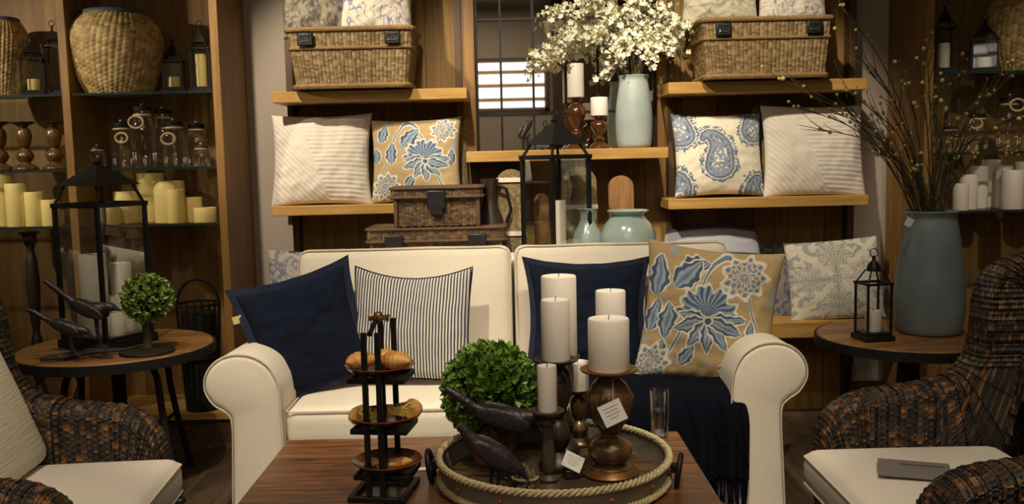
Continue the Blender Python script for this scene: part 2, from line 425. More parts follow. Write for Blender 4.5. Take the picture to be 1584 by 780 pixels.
# ------------------------------------------------------------------ centre wall unit
UL, UR = W(447, 200, RY1-.03).x, W(1322, 200, RY1-.03).x
UZ = 2.7
unit = thing('wall_shelving_unit', 'oak plank wall unit holding the pillows and baskets behind the sofa', 'shelving unit', ((UL+UR)/2, RY1, 0))
ox = (UL+UR)/2
def U(x, y, z): return (x-ox, y-RY1, z)
part('back_panel', MB().box(U(ox, RY1-.02, UZ/2), (UR-UL, .03, UZ)), 'oakback', unit)
for px in (452, 712, 1038, 1316):
    x = W(px, 200, RY1-.1).x
    part('upright_post', MB().box(U(x, RY1-.075, UZ/2), (.035, .08, UZ)), 'darkoak', unit, bevel=.002)
def shelf(px0, px1, pyt, pyb, pxm):
    a = W(pxm, pyt, SHF); b = W(pxm, pyb, SHF)
    x0 = W(px0, pyt, SHF).x; x1 = W(px1, pyt, SHF).x
    part('shelf_board', MB().box(U((x0+x1)/2, (SHF+RY1-.036)/2, (a.z+b.z)/2), (x1-x0, RY1-.036-SHF, a.z-b.z)), 'oak', unit, bevel=.003)
    return a.z
zTL = shelf(419, 722, 139, 156, 570)
zML = shelf(421, 716, 318, 333, 500)
zC = shelf(721, 1034, 231, 248, 878)
zTR = shelf(1034, 1342, 124, 142, 1190)
zMR = shelf(1034, 1344, 305, 321, 1190)
zBL = shelf(421, 716, 512, 530, 500)
zBR = shelf(1030, 1342, 500, 524, 1200)

# ------------------------------------------------------------------ mirror with iron muntins
mx0, mx1 = W(727, 200, RY1-.07).x, W(1026, 200, RY1-.07).x
mz0, mz1 = zC, 2.45
mir = thing('wall_mirror', 'wood framed window-style mirror with thin black grid above the centre shelf', 'mirror', ((mx0+mx1)/2, RY1-.04, mz0+.001))
hw = (mx1-mx0)/2; hh = mz1-mz0
for sx in (-1, 1): part('frame_stile', MB().box((sx*hw, -.03, hh/2), (.07, .05, hh)), 'oakz', mir, bevel=.003)
part('frame_rail', MB().box((0, -.03, hh-.03), (2*hw-.07, .045, .06)), 'oak', mir)
part('mirror_glass', MB().box((0, -.006, hh/2), (2*hw-.06, .006, hh)), 'silver', mir)
for k in range(1, 6):
    x = -hw + 2*hw*k/6; part('muntin', MB().box((x, -.016, hh/2-.03), (.012, .014, hh-.06)), 'black', mir)
for py in (30, 176, -120):
    z = W(790, py, RY1-.06).z - mz0; part('muntin', MB().box((0, -.017, z), (2*hw-.07, .016, .012)), 'black', mir)
for k in (0, 1): part('muntin', MB().box(((-hw+.042)*(1-2*k), -.016, hh/2-.03), (.014, .014, hh-.06)), 'black', mir)

# ------------------------------------------------------------------ display cabinets
def cabinet(name, label, xs, inner, dividers, shelves):
    x0, x1 = xs; c = (x0+x1)/2; H = 2.6; t = .04
    r = thing(name, label, 'cabinet', (c, RY1, 0))
    dep = RY1-CABF
    for k, x in enumerate((x0+t/2, x1-t/2)):
        part('side_panel', MB().box((x-c, -dep/2, H/2), (t, dep, H)), 'oakz', r, bevel=.003)
    part('back_panel', MB().box((0, -.012, H/2), (x1-x0-2*t, .02, H)), 'cabback', r)
    for x in dividers: part('divider', MB().box((x-c, -dep/2, H/2), (t, dep-.03, H)), 'oakz', r, bevel=.003)
    part('cabinet_top', MB().box((0, -dep/2, H+.02), (x1-x0+.04, dep+.02, .04)), 'oak', r)
    part('plinth', MB().box((0, -dep/2, .06), (x1-x0-2*t, dep-.06, .12)), 'darkoak', r)
    part('bottom_shelf', MB().box((0, -dep/2, .14), (x1-x0-2*t, dep-.03, .03)), 'oak', r)
    edges = sorted([x0+t]+[d+s*t/2 for d in dividers for s in (-1, 1)]+[x1-t])
    for i in range(0, len(edges), 2):
        a, b = edges[i], edges[i+1]
        for z in shelves:
            g = part('glass_shelf', MB().box(((a+b)/2-c, -dep/2, z-.005), (b-a-.004, dep-.06, .010)), 'shelfglass', r)
            part('glass_edge', MB().box(((a+b)/2-c, -dep+.026, z-.005), (b-a-.004, .006, .012)), 'glassedge', g)
    return r
lx1 = W(345, 200, CABF).x; ldiv = W(96, 100, CABF).x
zs1 = W(215, 142, CABF).z; zs2 = W(250, 259, CABF).z; zs3 = W(250, 347, CABF).z
cabinet('display_cabinet', 'tall oak display cabinet with glass shelves at the left', (-3.45, lx1), None, [ldiv], [zs1, zs2, zs3])
rx0 = W(1430, 200, CABF).x
rs1 = W(1500, 110, CABF).z; rs2 = W(1530, 235, CABF).z; rs3 = W(1530, 326, CABF).z
cabinet('display_cabinet', 'tall oak display cabinet with glass shelves at the right', (rx0, 3.45), None, [rx0+1.05], [rs1, rs2, rs3])

# ------------------------------------------------------------------ pillows
def stripe_mat(period):
    m = pmat('ticking', srgb(206, 202, 194), .9, noise_amt=.05); nt = m.node_tree; L = nt.links; b = nt.nodes['Principled BSDF']
    tc = nn(nt, 'ShaderNodeTexCoord'); nz = nn(nt, 'ShaderNodeTexNoise'); nz.inputs['Scale'].default_value = 4
    L.new(tc.outputs['Object'], nz.inputs['Vector'])
    sx = nn(nt, 'ShaderNodeSeparateXYZ'); L.new(tc.outputs['Object'], sx.inputs[0])
    ma = nn(nt, 'ShaderNodeMath', operation='MULTIPLY_ADD'); L.new(nz.outputs['Fac'], ma.inputs[0]); ma.inputs[1].default_value = .02; L.new(sx.outputs['X'], ma.inputs[2])
    dv = nn(nt, 'ShaderNodeMath', operation='DIVIDE'); L.new(ma.outputs[0], dv.inputs[0]); dv.inputs[1].default_value = period
    fr = nn(nt, 'ShaderNodeMath', operation='FRACT'); L.new(dv.outputs[0], fr.inputs[0])
    gt = nn(nt, 'ShaderNodeMath', operation='GREATER_THAN'); L.new(fr.outputs[0], gt.inputs[0]); gt.inputs[1].default_value = .47
    mx = nn(nt, 'ShaderNodeMix', data_type='RGBA'); L.new(gt.outputs[0], mx.inputs[0]); mx.inputs[6].default_value = (*srgb(52, 58, 78), 1); mx.inputs[7].default_value = (*srgb(206, 202, 194), 1)
    L.new(mx.outputs[2], b.inputs['Base Color']); return m
M['ticking'] = stripe_mat(.485/40)
def pillow(name, label, c, w, h, t, rx=0, ry=0, rz=0, mat='pattern', col=None, hfn=None, n=60, pinch=.06, flange=None, group=None, piping=None, sag=0, wr=.006, fl=.03):
    rng = random.Random(hash(label) % 1000); so = sum(map(ord, label)) % 97
    vs, cols, fs = [], [], []
    def surf(u, v, side):
        k = pinch
        x = w/2*u*(1-k*(1-v*v)); z = h/2*v*(1-k*(1-u*u)) - sag*(1-u*u)*(v+1)/2
        e = max(0, (1-u*u)*(1-v*v))
        y = t/2*(e**.42)
        y += wr*noise.noise(Vector((u*2.2+so, v*2.2, side*3)))*min(1, e*6) + wr*.6*noise.noise(Vector((u*6+so, v*6, side*3)))*min(1, e*6)
        if hfn and side < 0: y += hfn(u, v)*min(1, e*8)
        return x, side*y, z
    for side in (-1, 1):
        nn_ = n if side < 0 else 24
        k0 = len(vs)
        for j in range(nn_+1):
            for i in range(nn_+1):
                u = math.sin((2*i/nn_-1)*PI/2)*.55+(2*i/nn_-1)*.45; v = math.sin((2*j/nn_-1)*PI/2)*.55+(2*j/nn_-1)*.45
                vs.append(surf(u, v, side)); cols.append(col(u, v) if col else (1, 1, 1))
        for j in range(nn_):
            for i in range(nn_):
                a = k0+j*(nn_+1)+i
                f = (a, a+1, a+nn_+2, a+nn_+1)
                fs.append(f if side < 0 else f[::-1])
    o = link(name, make_mesh(name, vs, fs, M[mat], cols, 180), None, c, (rx, ry, rz))
    tag(o, label, 'pillow', group)
    def edge(m, s=1.0, off=0):
        E = []
        for (a, b) in (((-1, -1), (1, -1)), ((1, -1), (1, 1)), ((1, 1), (-1, 1)), ((-1, 1), (-1, -1))):
            for i in range(m):
                q = i/m; u = a[0]+(b[0]-a[0])*q; v = a[1]+(b[1]-a[1])*q
                x, _, z = surf(u, v, 1); E.append((x, z, u, v))
        return E
    if flange:
        E = edge(16); mb = MB(); n_ = len(E); V = []
        for (x, z, u, v) in E:
            dx = u*fl; dz = v*fl
            wv = .006*math.sin(x*60+z*50)
            V += [(x*.98, -.004, z*.98), (x+dx, wv-.002, z+dz), (x+dx, wv+.002, z+dz), (x*.98, .004, z*.98)]
        Fc = []
        for i in range(n_):
            j = (i+1) % n_
            for k in range(4): Fc.append((i*4+k, j*4+k, j*4+(k+1) % 4, i*4+(k+1) % 4))
        mb.add(V, Fc); part('flange', mb, flange, o, smooth=60)
    if piping:
        part('piping', MB().tube([(x, 0, z) for (x, z, u, v) in edge(16)], .0045, 6, True), piping, o)
    return o
c_tan = np.array(srgb(176, 152, 112)); c_blue = np.array(srgb(104, 126, 154)); c_dk = np.array(srgb(66, 84, 116)); c_wh = np.array(srgb(214, 210, 196)); c_lb = np.array(srgb(146, 162, 176))
def petals(u, v, cx, cy, R, n, ph=0, sharp=.38):
    du, dv = u-cx, v-cy; r = math.hypot(du, dv)
    if r > R*1.15: return None
    a = math.atan2(dv, du)+ph
    e = R*(1-sharp+sharp*abs(math.cos(n*a/2))**.8)
    d = (r-e)/R
    if d > .09: return None
    if d > -.03: return c_wh
    if r < R*.17: return c_tan if r < R*.08 else c_wh
    q = abs(math.cos(n*a/2))
    if q < .22: return c_wh
    if q > .93 and r > R*.25: return c_lb
    g_ = noise.noise(Vector((u*14, v*14, 4)))
    if abs(abs(q)-.62) < .05: return c_dk
    return c_blue*(1-.5*max(0, g_))+c_lb*.5*max(0, g_) if math.sin(r/R*26) > -.3 else c_dk
def ell(u, v, cx, cy, a, b, ang, band=.16):
    c, s = math.cos(ang), math.sin(ang); x, y = (u-cx)*c+(v-cy)*s, -(u-cx)*s+(v-cy)*c
    y -= .25*x*x/a
    d = math.sqrt((x/a)**2+(y/b)**2)
    if d > 1: return None
    if d > 1-band: return c_wh
    if abs(y) < b*.12: return c_lb
    return c_dk if math.sin(x/a*11+y*20) > .5 else c_blue
def dahlia(u, v, cx, cy, R):
    r = math.hypot(u-cx, v-cy); a = math.atan2(v-cy, u-cx); e = R*(.88+.12*math.cos(9*a))
    if r > e*1.08: return None
    if r > e*.92: return c_wh
    k = math.cos(9*a+(PI if (r/e*3.2) % 2 < 1 else 0))*math.sin(r/e*3.2*PI)
    return c_blue if abs(k) > .42 else (c_wh if abs(k) > .15 else c_tan)
def leafy(u, v, cx, cy, L, b, ang):
    """pointed petal from (cx,cy) outward: white edge, dark band, pale heart"""
    c, s_ = math.cos(ang), math.sin(ang); x, y = (u-cx)*c+(v-cy)*s_, -(u-cx)*s_+(v-cy)*c
    t = x/L
    if t < 0 or t > 1: return None
    w = b*math.sin(PI*t**.8)**.9*(1+.12*math.sin(t*24))
    if abs(y) > w+.028: return None
    if abs(y) > w: return c_wh
    if abs(y) > w*.55: return c_dk
    return c_lb if abs(y) > w*.18 else c_blue
def crown(u, v, cx, cy, R):
    x, y = u-cx, v-cy; r = math.hypot(x, y); a = math.atan2(y, x)
    if a < .05 or a > PI-.05: return None
    e = R*(.78+.16*abs(math.sin(a*4.5))+.06*math.sin(a*17))
    if r > e+.03: return None
    if r > e-.02: return c_wh
    q = math.sin(a*26+r*9)
    return c_dk if q > .45 else (c_blue if q > -.55 else c_lb)
def floral(variant):
    if variant == 0:
        fx, fy, S = -.02, -.12, 1.0; dh = [(.46, .60, .36), (-.80, -.80, .30)]; ex = [(-.58, .34, .62, .17, .85), (-.66, -.42, .55, .13, 1.5), (-.86, .20, .62, .15, 1.45), (-.90, -.35, .5, .12, 1.4), (-.52, .62, .50, .15, .30), (.62, -.30, .28, .045, 1.5), (.20, -.80, .40, .08, .2), (-.35, -.80, .34, .09, 1.1), (-.66, -.72, .3, .08, 1.7)]
    else:
        fx, fy, S = .26, -.10, 1.0; dh = [(.66, .66, .30), (-.66, -.66, .32)]; ex = [(-.25, .30, .55, .17, .9), (-.55, -.15, .55, .13, 1.5), (-.80, .40, .45, .12, 1.2), (-.20, -.75, .38, .10, 1.0), (.84, -.2, .4, .08, 1.5), (.2, -.90, .5, .07, 0.1), (-.9, -.1, .4, .1, 1.6)]
    def col(u, v):
        uu = u+.035*noise.noise(Vector((u*5, v*5, 1))); vv = v+.035*noise.noise(Vector((u*5, v*5, 9)))
        r = math.hypot(uu-fx, vv-fy)
        if r < .05: return c_dk
        if r < .075: return c_wh
        for k, a in enumerate((-.25, -.85, -1.5, -2.15, -2.85, .12, 3.02)):
            c = leafy(uu, vv, fx, fy, (.56, .52, .50, .50, .54, .58, .48)[k]*S, .10, a)
            if c is not None: return c
        c = crown(uu, vv, fx-.03, fy+.08, .50*S)
        if c is not None: return c
        for d in dh:
            c = dahlia(uu, vv, *d)
            if c is not None: return c
        for e in ex:
            c = leafy(uu, vv, *e)
            if c is not None: return c
        q = math.sin(uu*3.2+1.0+variant)*.55-vv*.6
        if abs(q) < .025: return c_blue
        if abs(q) < .05: return c_wh
        if noise.noise(Vector((u*6, v*6, 7))) > .46: return c_lb
        return c_tan
    return col
def sdf_chain(u, v, pts):
    return min(math.hypot(u-x, v-y)-r for x, y, r in pts)
def pais(cx, cy, s, fx=1):
    base = [(0, -.25, .30), (.02, -.12, .29), (.04, .02, .26), (.03, .16, .22), (-.02, .28, .19), (-.09, .37, .16), (-.18, .42, .12), (-.26, .40, .09), (-.31, .33, .07)]
    return [(cx+fx*x*s, cy+y*s, r*s) for x, y, r in base]
PAIS = [pais(-.05, -.02, 1.15), pais(-.86, .72, 1.0, -1), pais(.80, .78, 1.0), pais(-.92, -.85, .9), pais(.75, -.95, .8, -1)]
def paisley(u, v):
    d = min(sdf_chain(u, v, p) for p in PAIS)
    g = np.array(srgb(100, 114, 142)); g2 = np.array(srgb(142, 152, 170)); w_ = np.array(srgb(228, 222, 204))
    a = noise.noise(Vector((u*16, v*16, 0)))
    fr_ = .10+.09*noise.noise(Vector((u*9, v*9, 5)))
    if d > fr_: return w_
    if d > .02: return g if noise.noise(Vector((u*22, v*22, 3))) > -.12 else w_
    if d > 0: return w_
    if d > -.05: return g
    if d > -.09: return g2
    if d > -.15: return g if a > 0 else g2
    return g2 if a > -.2 else w_
def medallion(u, v):
    w_ = np.array(srgb(218, 212, 196)); g = np.array(srgb(166, 170, 170))
    if abs(abs(u)-abs(v)) < .10 and max(abs(u), abs(v)) > .12: return w_
    for cx, cy in ((0, .62), (0, -.62), (.62, 0), (-.62, 0), (0, 0)):
        r = math.hypot(u-cx, v-cy); a = math.atan2(v-cy, u-cx)
        e = .36+.05*math.cos(8*a)
        if r < e:
            k = (r/e*5) % 1
            return g if k < .5 or abs(math.sin(4*a)) < .25 else w_
    return w_ if noise.noise(Vector((u*8, v*8, 0))) > -.05 else g
def stripes(n):
    dk = np.array(srgb(58, 62, 78)); w_ = np.array(srgb(205, 200, 190))
    def col(u, v):
        q = (u+1)/2*n+.12*math.sin(v*2)
        return dk if q % 1 < .45 else w_
    return col
def toile(seed, base=(220, 212, 196), ink=(150, 150, 168), thr=.25):
    w_ = np.array(srgb(*base)); g = np.array(srgb(*ink))
    def col(u, v):
        a = noise.noise(Vector((u*4+seed, v*4, seed))); b = noise.noise(Vector((u*9+seed, v*9, 2+seed)))
        return g if (abs(a) < .05 or (b > thr and a > 0)) else w_
    return col
def pleats(u, v):
    if u+.35*v+.12 < 0: return .0013*math.sin((u*1.1+v)*48)
    return .0013*math.sin(v*64)
cream = (226, 220, 204)

P = pillow
lean = math.radians(-12)
P('pleated_pillow', 'white pleated square pillow on the left middle shelf beside the floral pillow', W(498, 248, 4.70), .51, .475, .17, lean, 0, 0, 'seatlinen', None, pleats, 160, .075, wr=.007)
P('floral_pillow', 'tan pillow with blue flowers on the left middle shelf', W(644, 248, 4.68), .46, .43, .15, lean, math.radians(-1), math.radians(-4), col=floral(1), n=180, pinch=.07)
P('plain_pillow', 'cream pillow mostly hidden behind the white pleated pillow on the left shelf', W(492, 245, 4.84), .44, .43, .09, math.radians(-4), 0, 0, 'linen')
P('plain_pillow', 'beige pillow mostly hidden behind the tan floral shelf pillow', W(664, 247, 4.84), .42, .43, .09, math.radians(-4), 0, 0, 'fibre')
P('paisley_pillow', 'cream pillow with a large blue-grey paisley on the right middle shelf', W(1110, 240, 4.70), .46, .43, .15, lean, 0, math.radians(3), col=paisley, n=180, pinch=.07)
P('pleated_pillow', 'white pleated square pillow on the right middle shelf beside the paisley pillow', W(1257, 234, 4.70), .515, .475, .17, lean, math.radians(1), 0, 'seatlinen', None, pleats, 160, .06, wr=.007)
P('plain_pillow', 'brown-edged pillow hidden behind the white pleated pillow on the right shelf', W(1232, 236, 4.84), .46, .48, .08, math.radians(-3), 0, 0, 'fibre')
P('medallion_pillow', 'cream pillow with grey medallion lattice on the low right shelf', W(1290, 433, 4.70), .47, .42, .15, lean, math.radians(-4), math.radians(-5), col=medallion, n=150, pinch=.05)
P('dark_pillow', 'grey-blue pillow behind the medallion pillow on the low right shelf', W(1225, 436, 4.82), .42, .42, .10, math.radians(-6), 0, 0, col=toile(5, (140, 136, 132), (90, 96, 116), .0), n=70)
P('banded_pillow', 'blue and white banded pillow peeking up behind the tan sofa pillow', W(1102, 425, 4.72), .46, .46, .17, lean, 0, 0, col=lambda u, v: np.array(srgb(60, 66, 92)) if .05 < v < .42 or v > .93 else np.array(srgb(170, 172, 184)), n=80, pinch=-.10)
P('faded_pillow', 'faded blue pillow at the far left behind the sofa back', W(474, 445, 4.72), .40, .40, .14, lean, 0, 0, col=toile(11, (168, 160, 150), (112, 118, 140), .0), n=80)
# in the baskets
P('toile_pillow', 'grey blotched pillow at the left in the upper left basket', W(487, 2, 4.72), .32, .38, .14, math.radians(-8), 0, 0, col=toile(3, (150, 140, 122), (104, 100, 98), .0), n=80, wr=.02)
P('toile_pillow', 'white pillow with fine blue sketch at the right in the upper left basket', W(583, 2, 4.70), .36, .38, .15, math.radians(-8), math.radians(2), 0, col=toile(8, (230, 222, 206), (140, 140, 176), .4), n=80, wr=.012)
P('toile_pillow', 'plain cream pillow at the left in the upper right basket', W(1112, -14, 4.72), .38, .36, .14, math.radians(-8), 0, 0, col=toile(14, (206, 198, 178), (168, 164, 150), .35), n=80, wr=.012)
P('toile_pillow', 'cream pillow with grey sketch at the right in the upper right basket', W(1224, -14, 4.72), .34, .36, .15, math.radians(-8), 0, 0, col=toile(17, (224, 216, 200), (150, 152, 166), .3), n=80, wr=.012)

# ------------------------------------------------------------------ wicker baskets with straps
def rrect(w, d, r, u):
    a, b = w/2-r, d/2-r
    per = 4*(a+b)+2*PI*r; s = u*per
    segs = [(2*a, 'l', (-a, -b-r), (1, 0)), (PI*r/2, 'c', (a, -b), -PI/2), (2*b, 'l', (a+r, -b), (0, 1)), (PI*r/2, 'c', (a, b), 0), (2*a, 'l', (a, b+r), (-1, 0)), (PI*r/2, 'c', (-a, b), PI/2), (2*b, 'l', (-a-r, b), (0, -1)), (PI*r/2, 'c', (-a, -b), PI)]
    for L_, k, p, q in segs:
        if s <= L_ + 1e-9:
            if k == 'l': return p[0]+q[0]*s, p[1]+q[1]*s
            t = q+s/r; return p[0]+r*math.cos(t), p[1]+r*math.sin(t)
        s -= L_
    return -a, -b-r
PAL_B = [srgb(144, 120, 82), srgb(126, 102, 66), srgb(158, 136, 96), srgb(110, 88, 56)]
PAL_D = [srgb(96, 72, 46), srgb(80, 60, 38), srgb(112, 86, 56), srgb(66, 48, 32)]
def basket(label, cx, y, z, w0, w1, h, d=.30):
    r = thing('wicker_basket', label, 'basket', (cx, y, z), 0, None)
    def fn(u, v):
        k = v; x, yy = rrect(w0+(w1-w0)*k, d*(.92+.08*k), .03, u); return x, yy, .02+v*(h-.03)
    body = weave('woven_body', fn, 620, 60, 92, 26, .005, PAL_B, r, True, seed=3, cap='b')
    for nm, k, rr, zz in (('rim', 1, .012, h-.012), ('base_band', 0, .014, .016), ('middle_band', .66, .008, h*.66)):
        pts = [(*rrect((w0+(w1-w0)*k)+.012, d*(.92+.08*k)+.012, .035, i/72), zz) for i in range(72)]
        part(nm, MB().tube(pts, rr, 8, True), M['rope2'], r)
    for sx in (-1, 1):
        x = sx*w1*.345
        s = part('strap', MB().box((x, -d/2-.020, h*.80), (.075, .014, .062)), 'leather', r, bevel=.006)
        part('buckle', MB().tube([(x-.02, -d/2-.030, h*.76), (x+.02, -d/2-.030, h*.76), (x+.02, -d/2-.030, h*.86), (x-.02, -d/2-.030, h*.86)], .003, 6, True), 'steel', s)
    return r
M['rope2'] = pmat('willow', srgb(150, 118, 72), .7, noise_amt=.35, noise_scale=50, bump=.4, bump_scale=100)
bl = W(543, 100, 4.52)
basket('willow basket with two black straps on the upper left shelf', bl.x, 4.67, zTL, .535, .60, .295, .34)
bl = W(1186, 90, 4.52)
basket('willow basket with two black straps on the upper right shelf', bl.x, 4.67, zTR, .575, .625, .295, .34)

# ------------------------------------------------------------------ console behind the sofa, trunks, boards
CT = .84
con = thing('console_table', 'dark wooden console table hidden behind the sofa under the lantern and jugs', 'table', (0, 4.38, 0))
part('tabletop', MB().box((-.05, 0, CT-.02), (1.75, .30, .04)), 'darkoak', con, bevel=.004)
for sx in (-.88, .78):
    for sy in (-.12, .12): part('leg', MB().box((sx, sy, (CT-.04)/2), (.05, .05, CT-.04)), 'darkoak', con)
def trunk(label, cx, y, z, w, d, h, latches):
    r = thing('wicker_hamper', label, 'trunk', (cx, y, z))
    hb = h*.72
    weave('woven_body', lambda u, v: (*rrect(w, d, .015, u), .004+v*(hb-.004)), 460, 40, 70, 14, .004, PAL_D, r, True, seed=5, cap='b')
    lid = weave('lid', lambda u, v: (*rrect(w+.03, d+.03, .02, u), hb+.005+v*(h-hb-.005)), 460, 14, 70, 5, .004, PAL_D, r, True, seed=6, cap='bt')
    for zz in (hb+.006, h-.004):
        part('lid_edge', MB().tube([(*rrect(w+.04, d+.04, .025, i/60), zz) for i in range(60)], .007, 8, True), M['rope3'], lid)
    for sx in (-.98, .98):
        part('corner_binding', MB().box((sx*w/2, -d/2-.006, hb/2), (.018, .014, hb)), M['rope3'], r, bevel=.003)
    for x in latches:
        s = part('latch', MB().box((x, -d/2-.026, hb-.005), (.085, .014, .085)).box((x, -d/2-.026, hb-.05), (.06, .012, .05)), 'leather', r, bevel=.006)
    return r
M['rope3'] = pmat('darkwillow', srgb(92, 66, 42), .7, noise_amt=.35, noise_scale=50, bump=.4, bump_scale=100)
t1 = W(674, 350, 4.25)
zt = W(674, 352, 4.25).z
trunk('long low dark wicker trunk under the smaller trunk behind the sofa', t1.x, 4.38, CT, .60, .27, zt-CT, (-.19, .19))
t2 = W(675, 290, 4.26)
trunk('small dark wicker trunk with black clasp stacked on the long trunk', t2.x, 4.37, zt+.002, .385, .23, t2.z-zt, (0,))
# a dark tall jug stand between trunk and mat
tb = W(755, 330, 4.45)
js = thing('metal_pitcher', 'dark metal pitcher with tall neck standing behind the trunks', 'pitcher', (W(758, 300, 4.50).x, 4.46, CT))
part('pitcher_body', MB().lathe([(.05, 0), (.075, .06), (.08, .16), (.06, .26), (.035, .33), (.03, .40), (.045, .45)], 24), 'darkturned', js)
part('pitcher_handle', MB().tube([(.03, 0, .42), (.08, 0, .40), (.10, 0, .30), (.07, 0, .22)], .008), 'black', js)
def arch_board(name, label, px0, px1, pyt, Y, mat, rope=None, zb=CT, lean_=.10, th=.02):
    a = W(px0, pyt, Y); b = W(px1, pyt, Y); w = b.x-a.x; top = W((px0+px1)/2, pyt, Y).z-zb
    r = thing(name, label, 'board', ((a.x+b.x)/2, Y, zb+.003))
    pts = [(-w/2, 0), (w/2, 0)]
    for i in range(17):
        t = PI*i/16; pts.append((w/2*math.cos(t), top-w/2*.9+w/2*.9*math.sin(t)))
    T = Matrix.Rotation(-lean_, 4, 'X')
    part('panel', MB().prism(pts, 0, th, 'XZ', T), mat, r, bevel=.004)
    if rope:
        for z in rope: part('band', MB().box((0, -.005, z), (w+.004, .008, .022), T), 'linen', r)
    return r
arch_board('seagrass_mat', 'arched seagrass board with two pale bands left of the tall lantern', 768, 812, 262, 4.46, 'fibre', (.18, .44))
arch_board('seagrass_mat', 'arched seagrass board with pale band seen through the tall lantern glass', 868, 924, 258, 4.50, 'fibre', (.30,))
arch_board('cutting_board', 'arched brown wooden board leaning behind the wide celadon jug', 942, 982, 272, 4.50, 'board')
arch_board('cutting_board', 'darker arched wooden board standing in the lantern shade', 826, 850, 300, 4.53, 'board', zb=CT)

# ------------------------------------------------------------------ vases
def vase(name, label, loc, prof, mat, seg=40, s=1.0, neck=None):
    """hollow vase: outer profile then a lip and an inner wall"""
    r = thing(name, label, 'vase', loc)
    inner = [(max(.004, a-.006), b) for a, b in prof[::-1]][:-1]
    inner.append((.004, prof[0][1]+.012))
    part('vase_body', MB().lathe([(.001, 0)]+prof+[(prof[-1][0]-.003, prof[-1][1]+.003)]+inner, seg), mat, r, smooth=60)
    return r
def sm(prof, n=5):
    """Catmull-Rom smoothing of a profile"""
    out = []
    P_ = [prof[0]]+prof+[prof[-1]]
    for i in range(1, len(P_)-2):
        for k in range(n):
            t = k/n; o = []
            for a in (0, 1):
                p0, p1, p2, p3 = P_[i-1][a], P_[i][a], P_[i+1][a], P_[i+2][a]
                o.append(.5*((2*p1)+(-p0+p2)*t+(2*p0-5*p1+4*p2-p3)*t*t+(-p0+3*p1-3*p2+p3)*t**3))
            out.append((max(.002, o[0]), o[1]))
    out.append(prof[-1]); return out
VY = 4.70
vb = W(981, 229, VY); vt = W(977, 118, VY)
h = vt.z-zC
bv = vase('celadon_vase', 'tall pale celadon vase of white blossom on the centre shelf', (vb.x, VY, zC), sm([(.070, 0), (.086, .02), (.092, h*.3), (.090, h*.55), (.076, h*.85), (.072, h*.95), (.078, h)]), 'celadon')
# jugs on console
def jug(label, px, pxw, pyt, Y, prof, mat='celadon2'):
    a = W(px, pyt, Y); h = a.z-CT
    return vase('ceramic_jug', label, (a.x, Y, CT), sm([(r*pxw, z*h) for r, z in prof]), mat)
sc_ = 4.35/F
jug('slender celadon bottle vase behind the sofa between lantern and wide jug', 908, sc_, 323, 4.34, [(16, 0), (22, .30), (24, .45), (21, .62), (12, .80), (12, .93), (16, 1)])
jug('wide round celadon jug with broad mouth behind the sofa', 971, sc_, 326, 4.36, [(28, 0), (42, .30), (44, .55), (38, .75), (27, .90), (26, .95), (33, 1)])
# big vase on the right table
RTc = (1.665, 3.85, .61)
def blueprof(h, s): return sm([(.115*s, 0), (.128*s, .02), (.140*s, h*.22), (.134*s, h*.5), (.108*s, h*.85), (.100*s, h*.95), (.110*s, h)])
vY = 3.88; a = W(1437, 327, vY); b_ = W(1437, 509, vY)
bigv = vase('blue_vase', 'tall matte blue-grey vase of budding branches on the right table', (b_.x, vY, .612), blueprof(a.z-.612, 1.0), 'bluegrey', 48)

a = W(1391, 346, 3.74)
o = thing('price_tag', 'small white tag hanging at the left rim of the tall blue-grey vase', 'tag', (bigv.location.x-.128, 3.80, a.z))
part('card', MB().box((0, 0, 0), (.030, .0014, .036), Matrix.Rotation(.5, 4, 'Y')), 'paper', o)
part('string', MB().tube([(.006, 0, .015), (.02, .02, .03), (.026, .05, .035)], .001, 5), 'rope', o)
# wicker urns in the cabinets
PAL_S = [srgb(196, 168, 112), srgb(178, 150, 96), srgb(208, 184, 130), srgb(164, 134, 82)]
def urn(label, loc, R, h, seed):
    r = thing('wicker_urn', label, 'urn', loc)
    pr = sm([(.66, 0), (.80, .15), (.93, .36), (1.0, .58), (.96, .76), (.80, .89), (.66, .96)], 8)
    def fn(u, v):
        k = v*(len(pr)-1); i = min(int(k), len(pr)-2); t = k-i
        rr = (pr[i][0]*(1-t)+pr[i+1][0]*t)*R; z = (pr[i][1]*(1-t)+pr[i+1][1]*t)*h
        a = 2*PI*u + v*.35; rr *= 1+.02*noise.noise(Vector((math.cos(a)*3, math.sin(a)*3, v*6+seed)))
        return rr*math.cos(a), rr*math.sin(a), z
    weave('woven_body', fn, 280, 110, 46, 24, .007, PAL_S, r, True, seed=seed, cap='b', stake=True)
    part('collar', MB().lathe([(.66*R, h*.915), (.72*R, h*.92), (.735*R, h*.955), (.72*R, h*.99), (.68*R, h), (.60*R, h), (.58*R, h*.91)], 40), 'collar', r, smooth=60)
    return r
uY = 4.69; uc = W(182, 100, uY); uR = (248-116)/2/F*uY
urn('large woven wicker urn with blue-grey rim on the left cabinet top shelf', (uc.x, uY, zs1), uR, W(180, 18, uY).z-zs1, 1)
uc = W(2, 100, uY)
urn('woven wicker urn cut by the photo edge at the far left', (uc.x, uY, zs1), .135, W(5, 28, uY).z-zs1, 2)
uc = W(1590, 60, 4.70)
urn('dim woven wicker urn on the right cabinet top shelf', (uc.x, 4.70, rs1), .20, .40, 3)

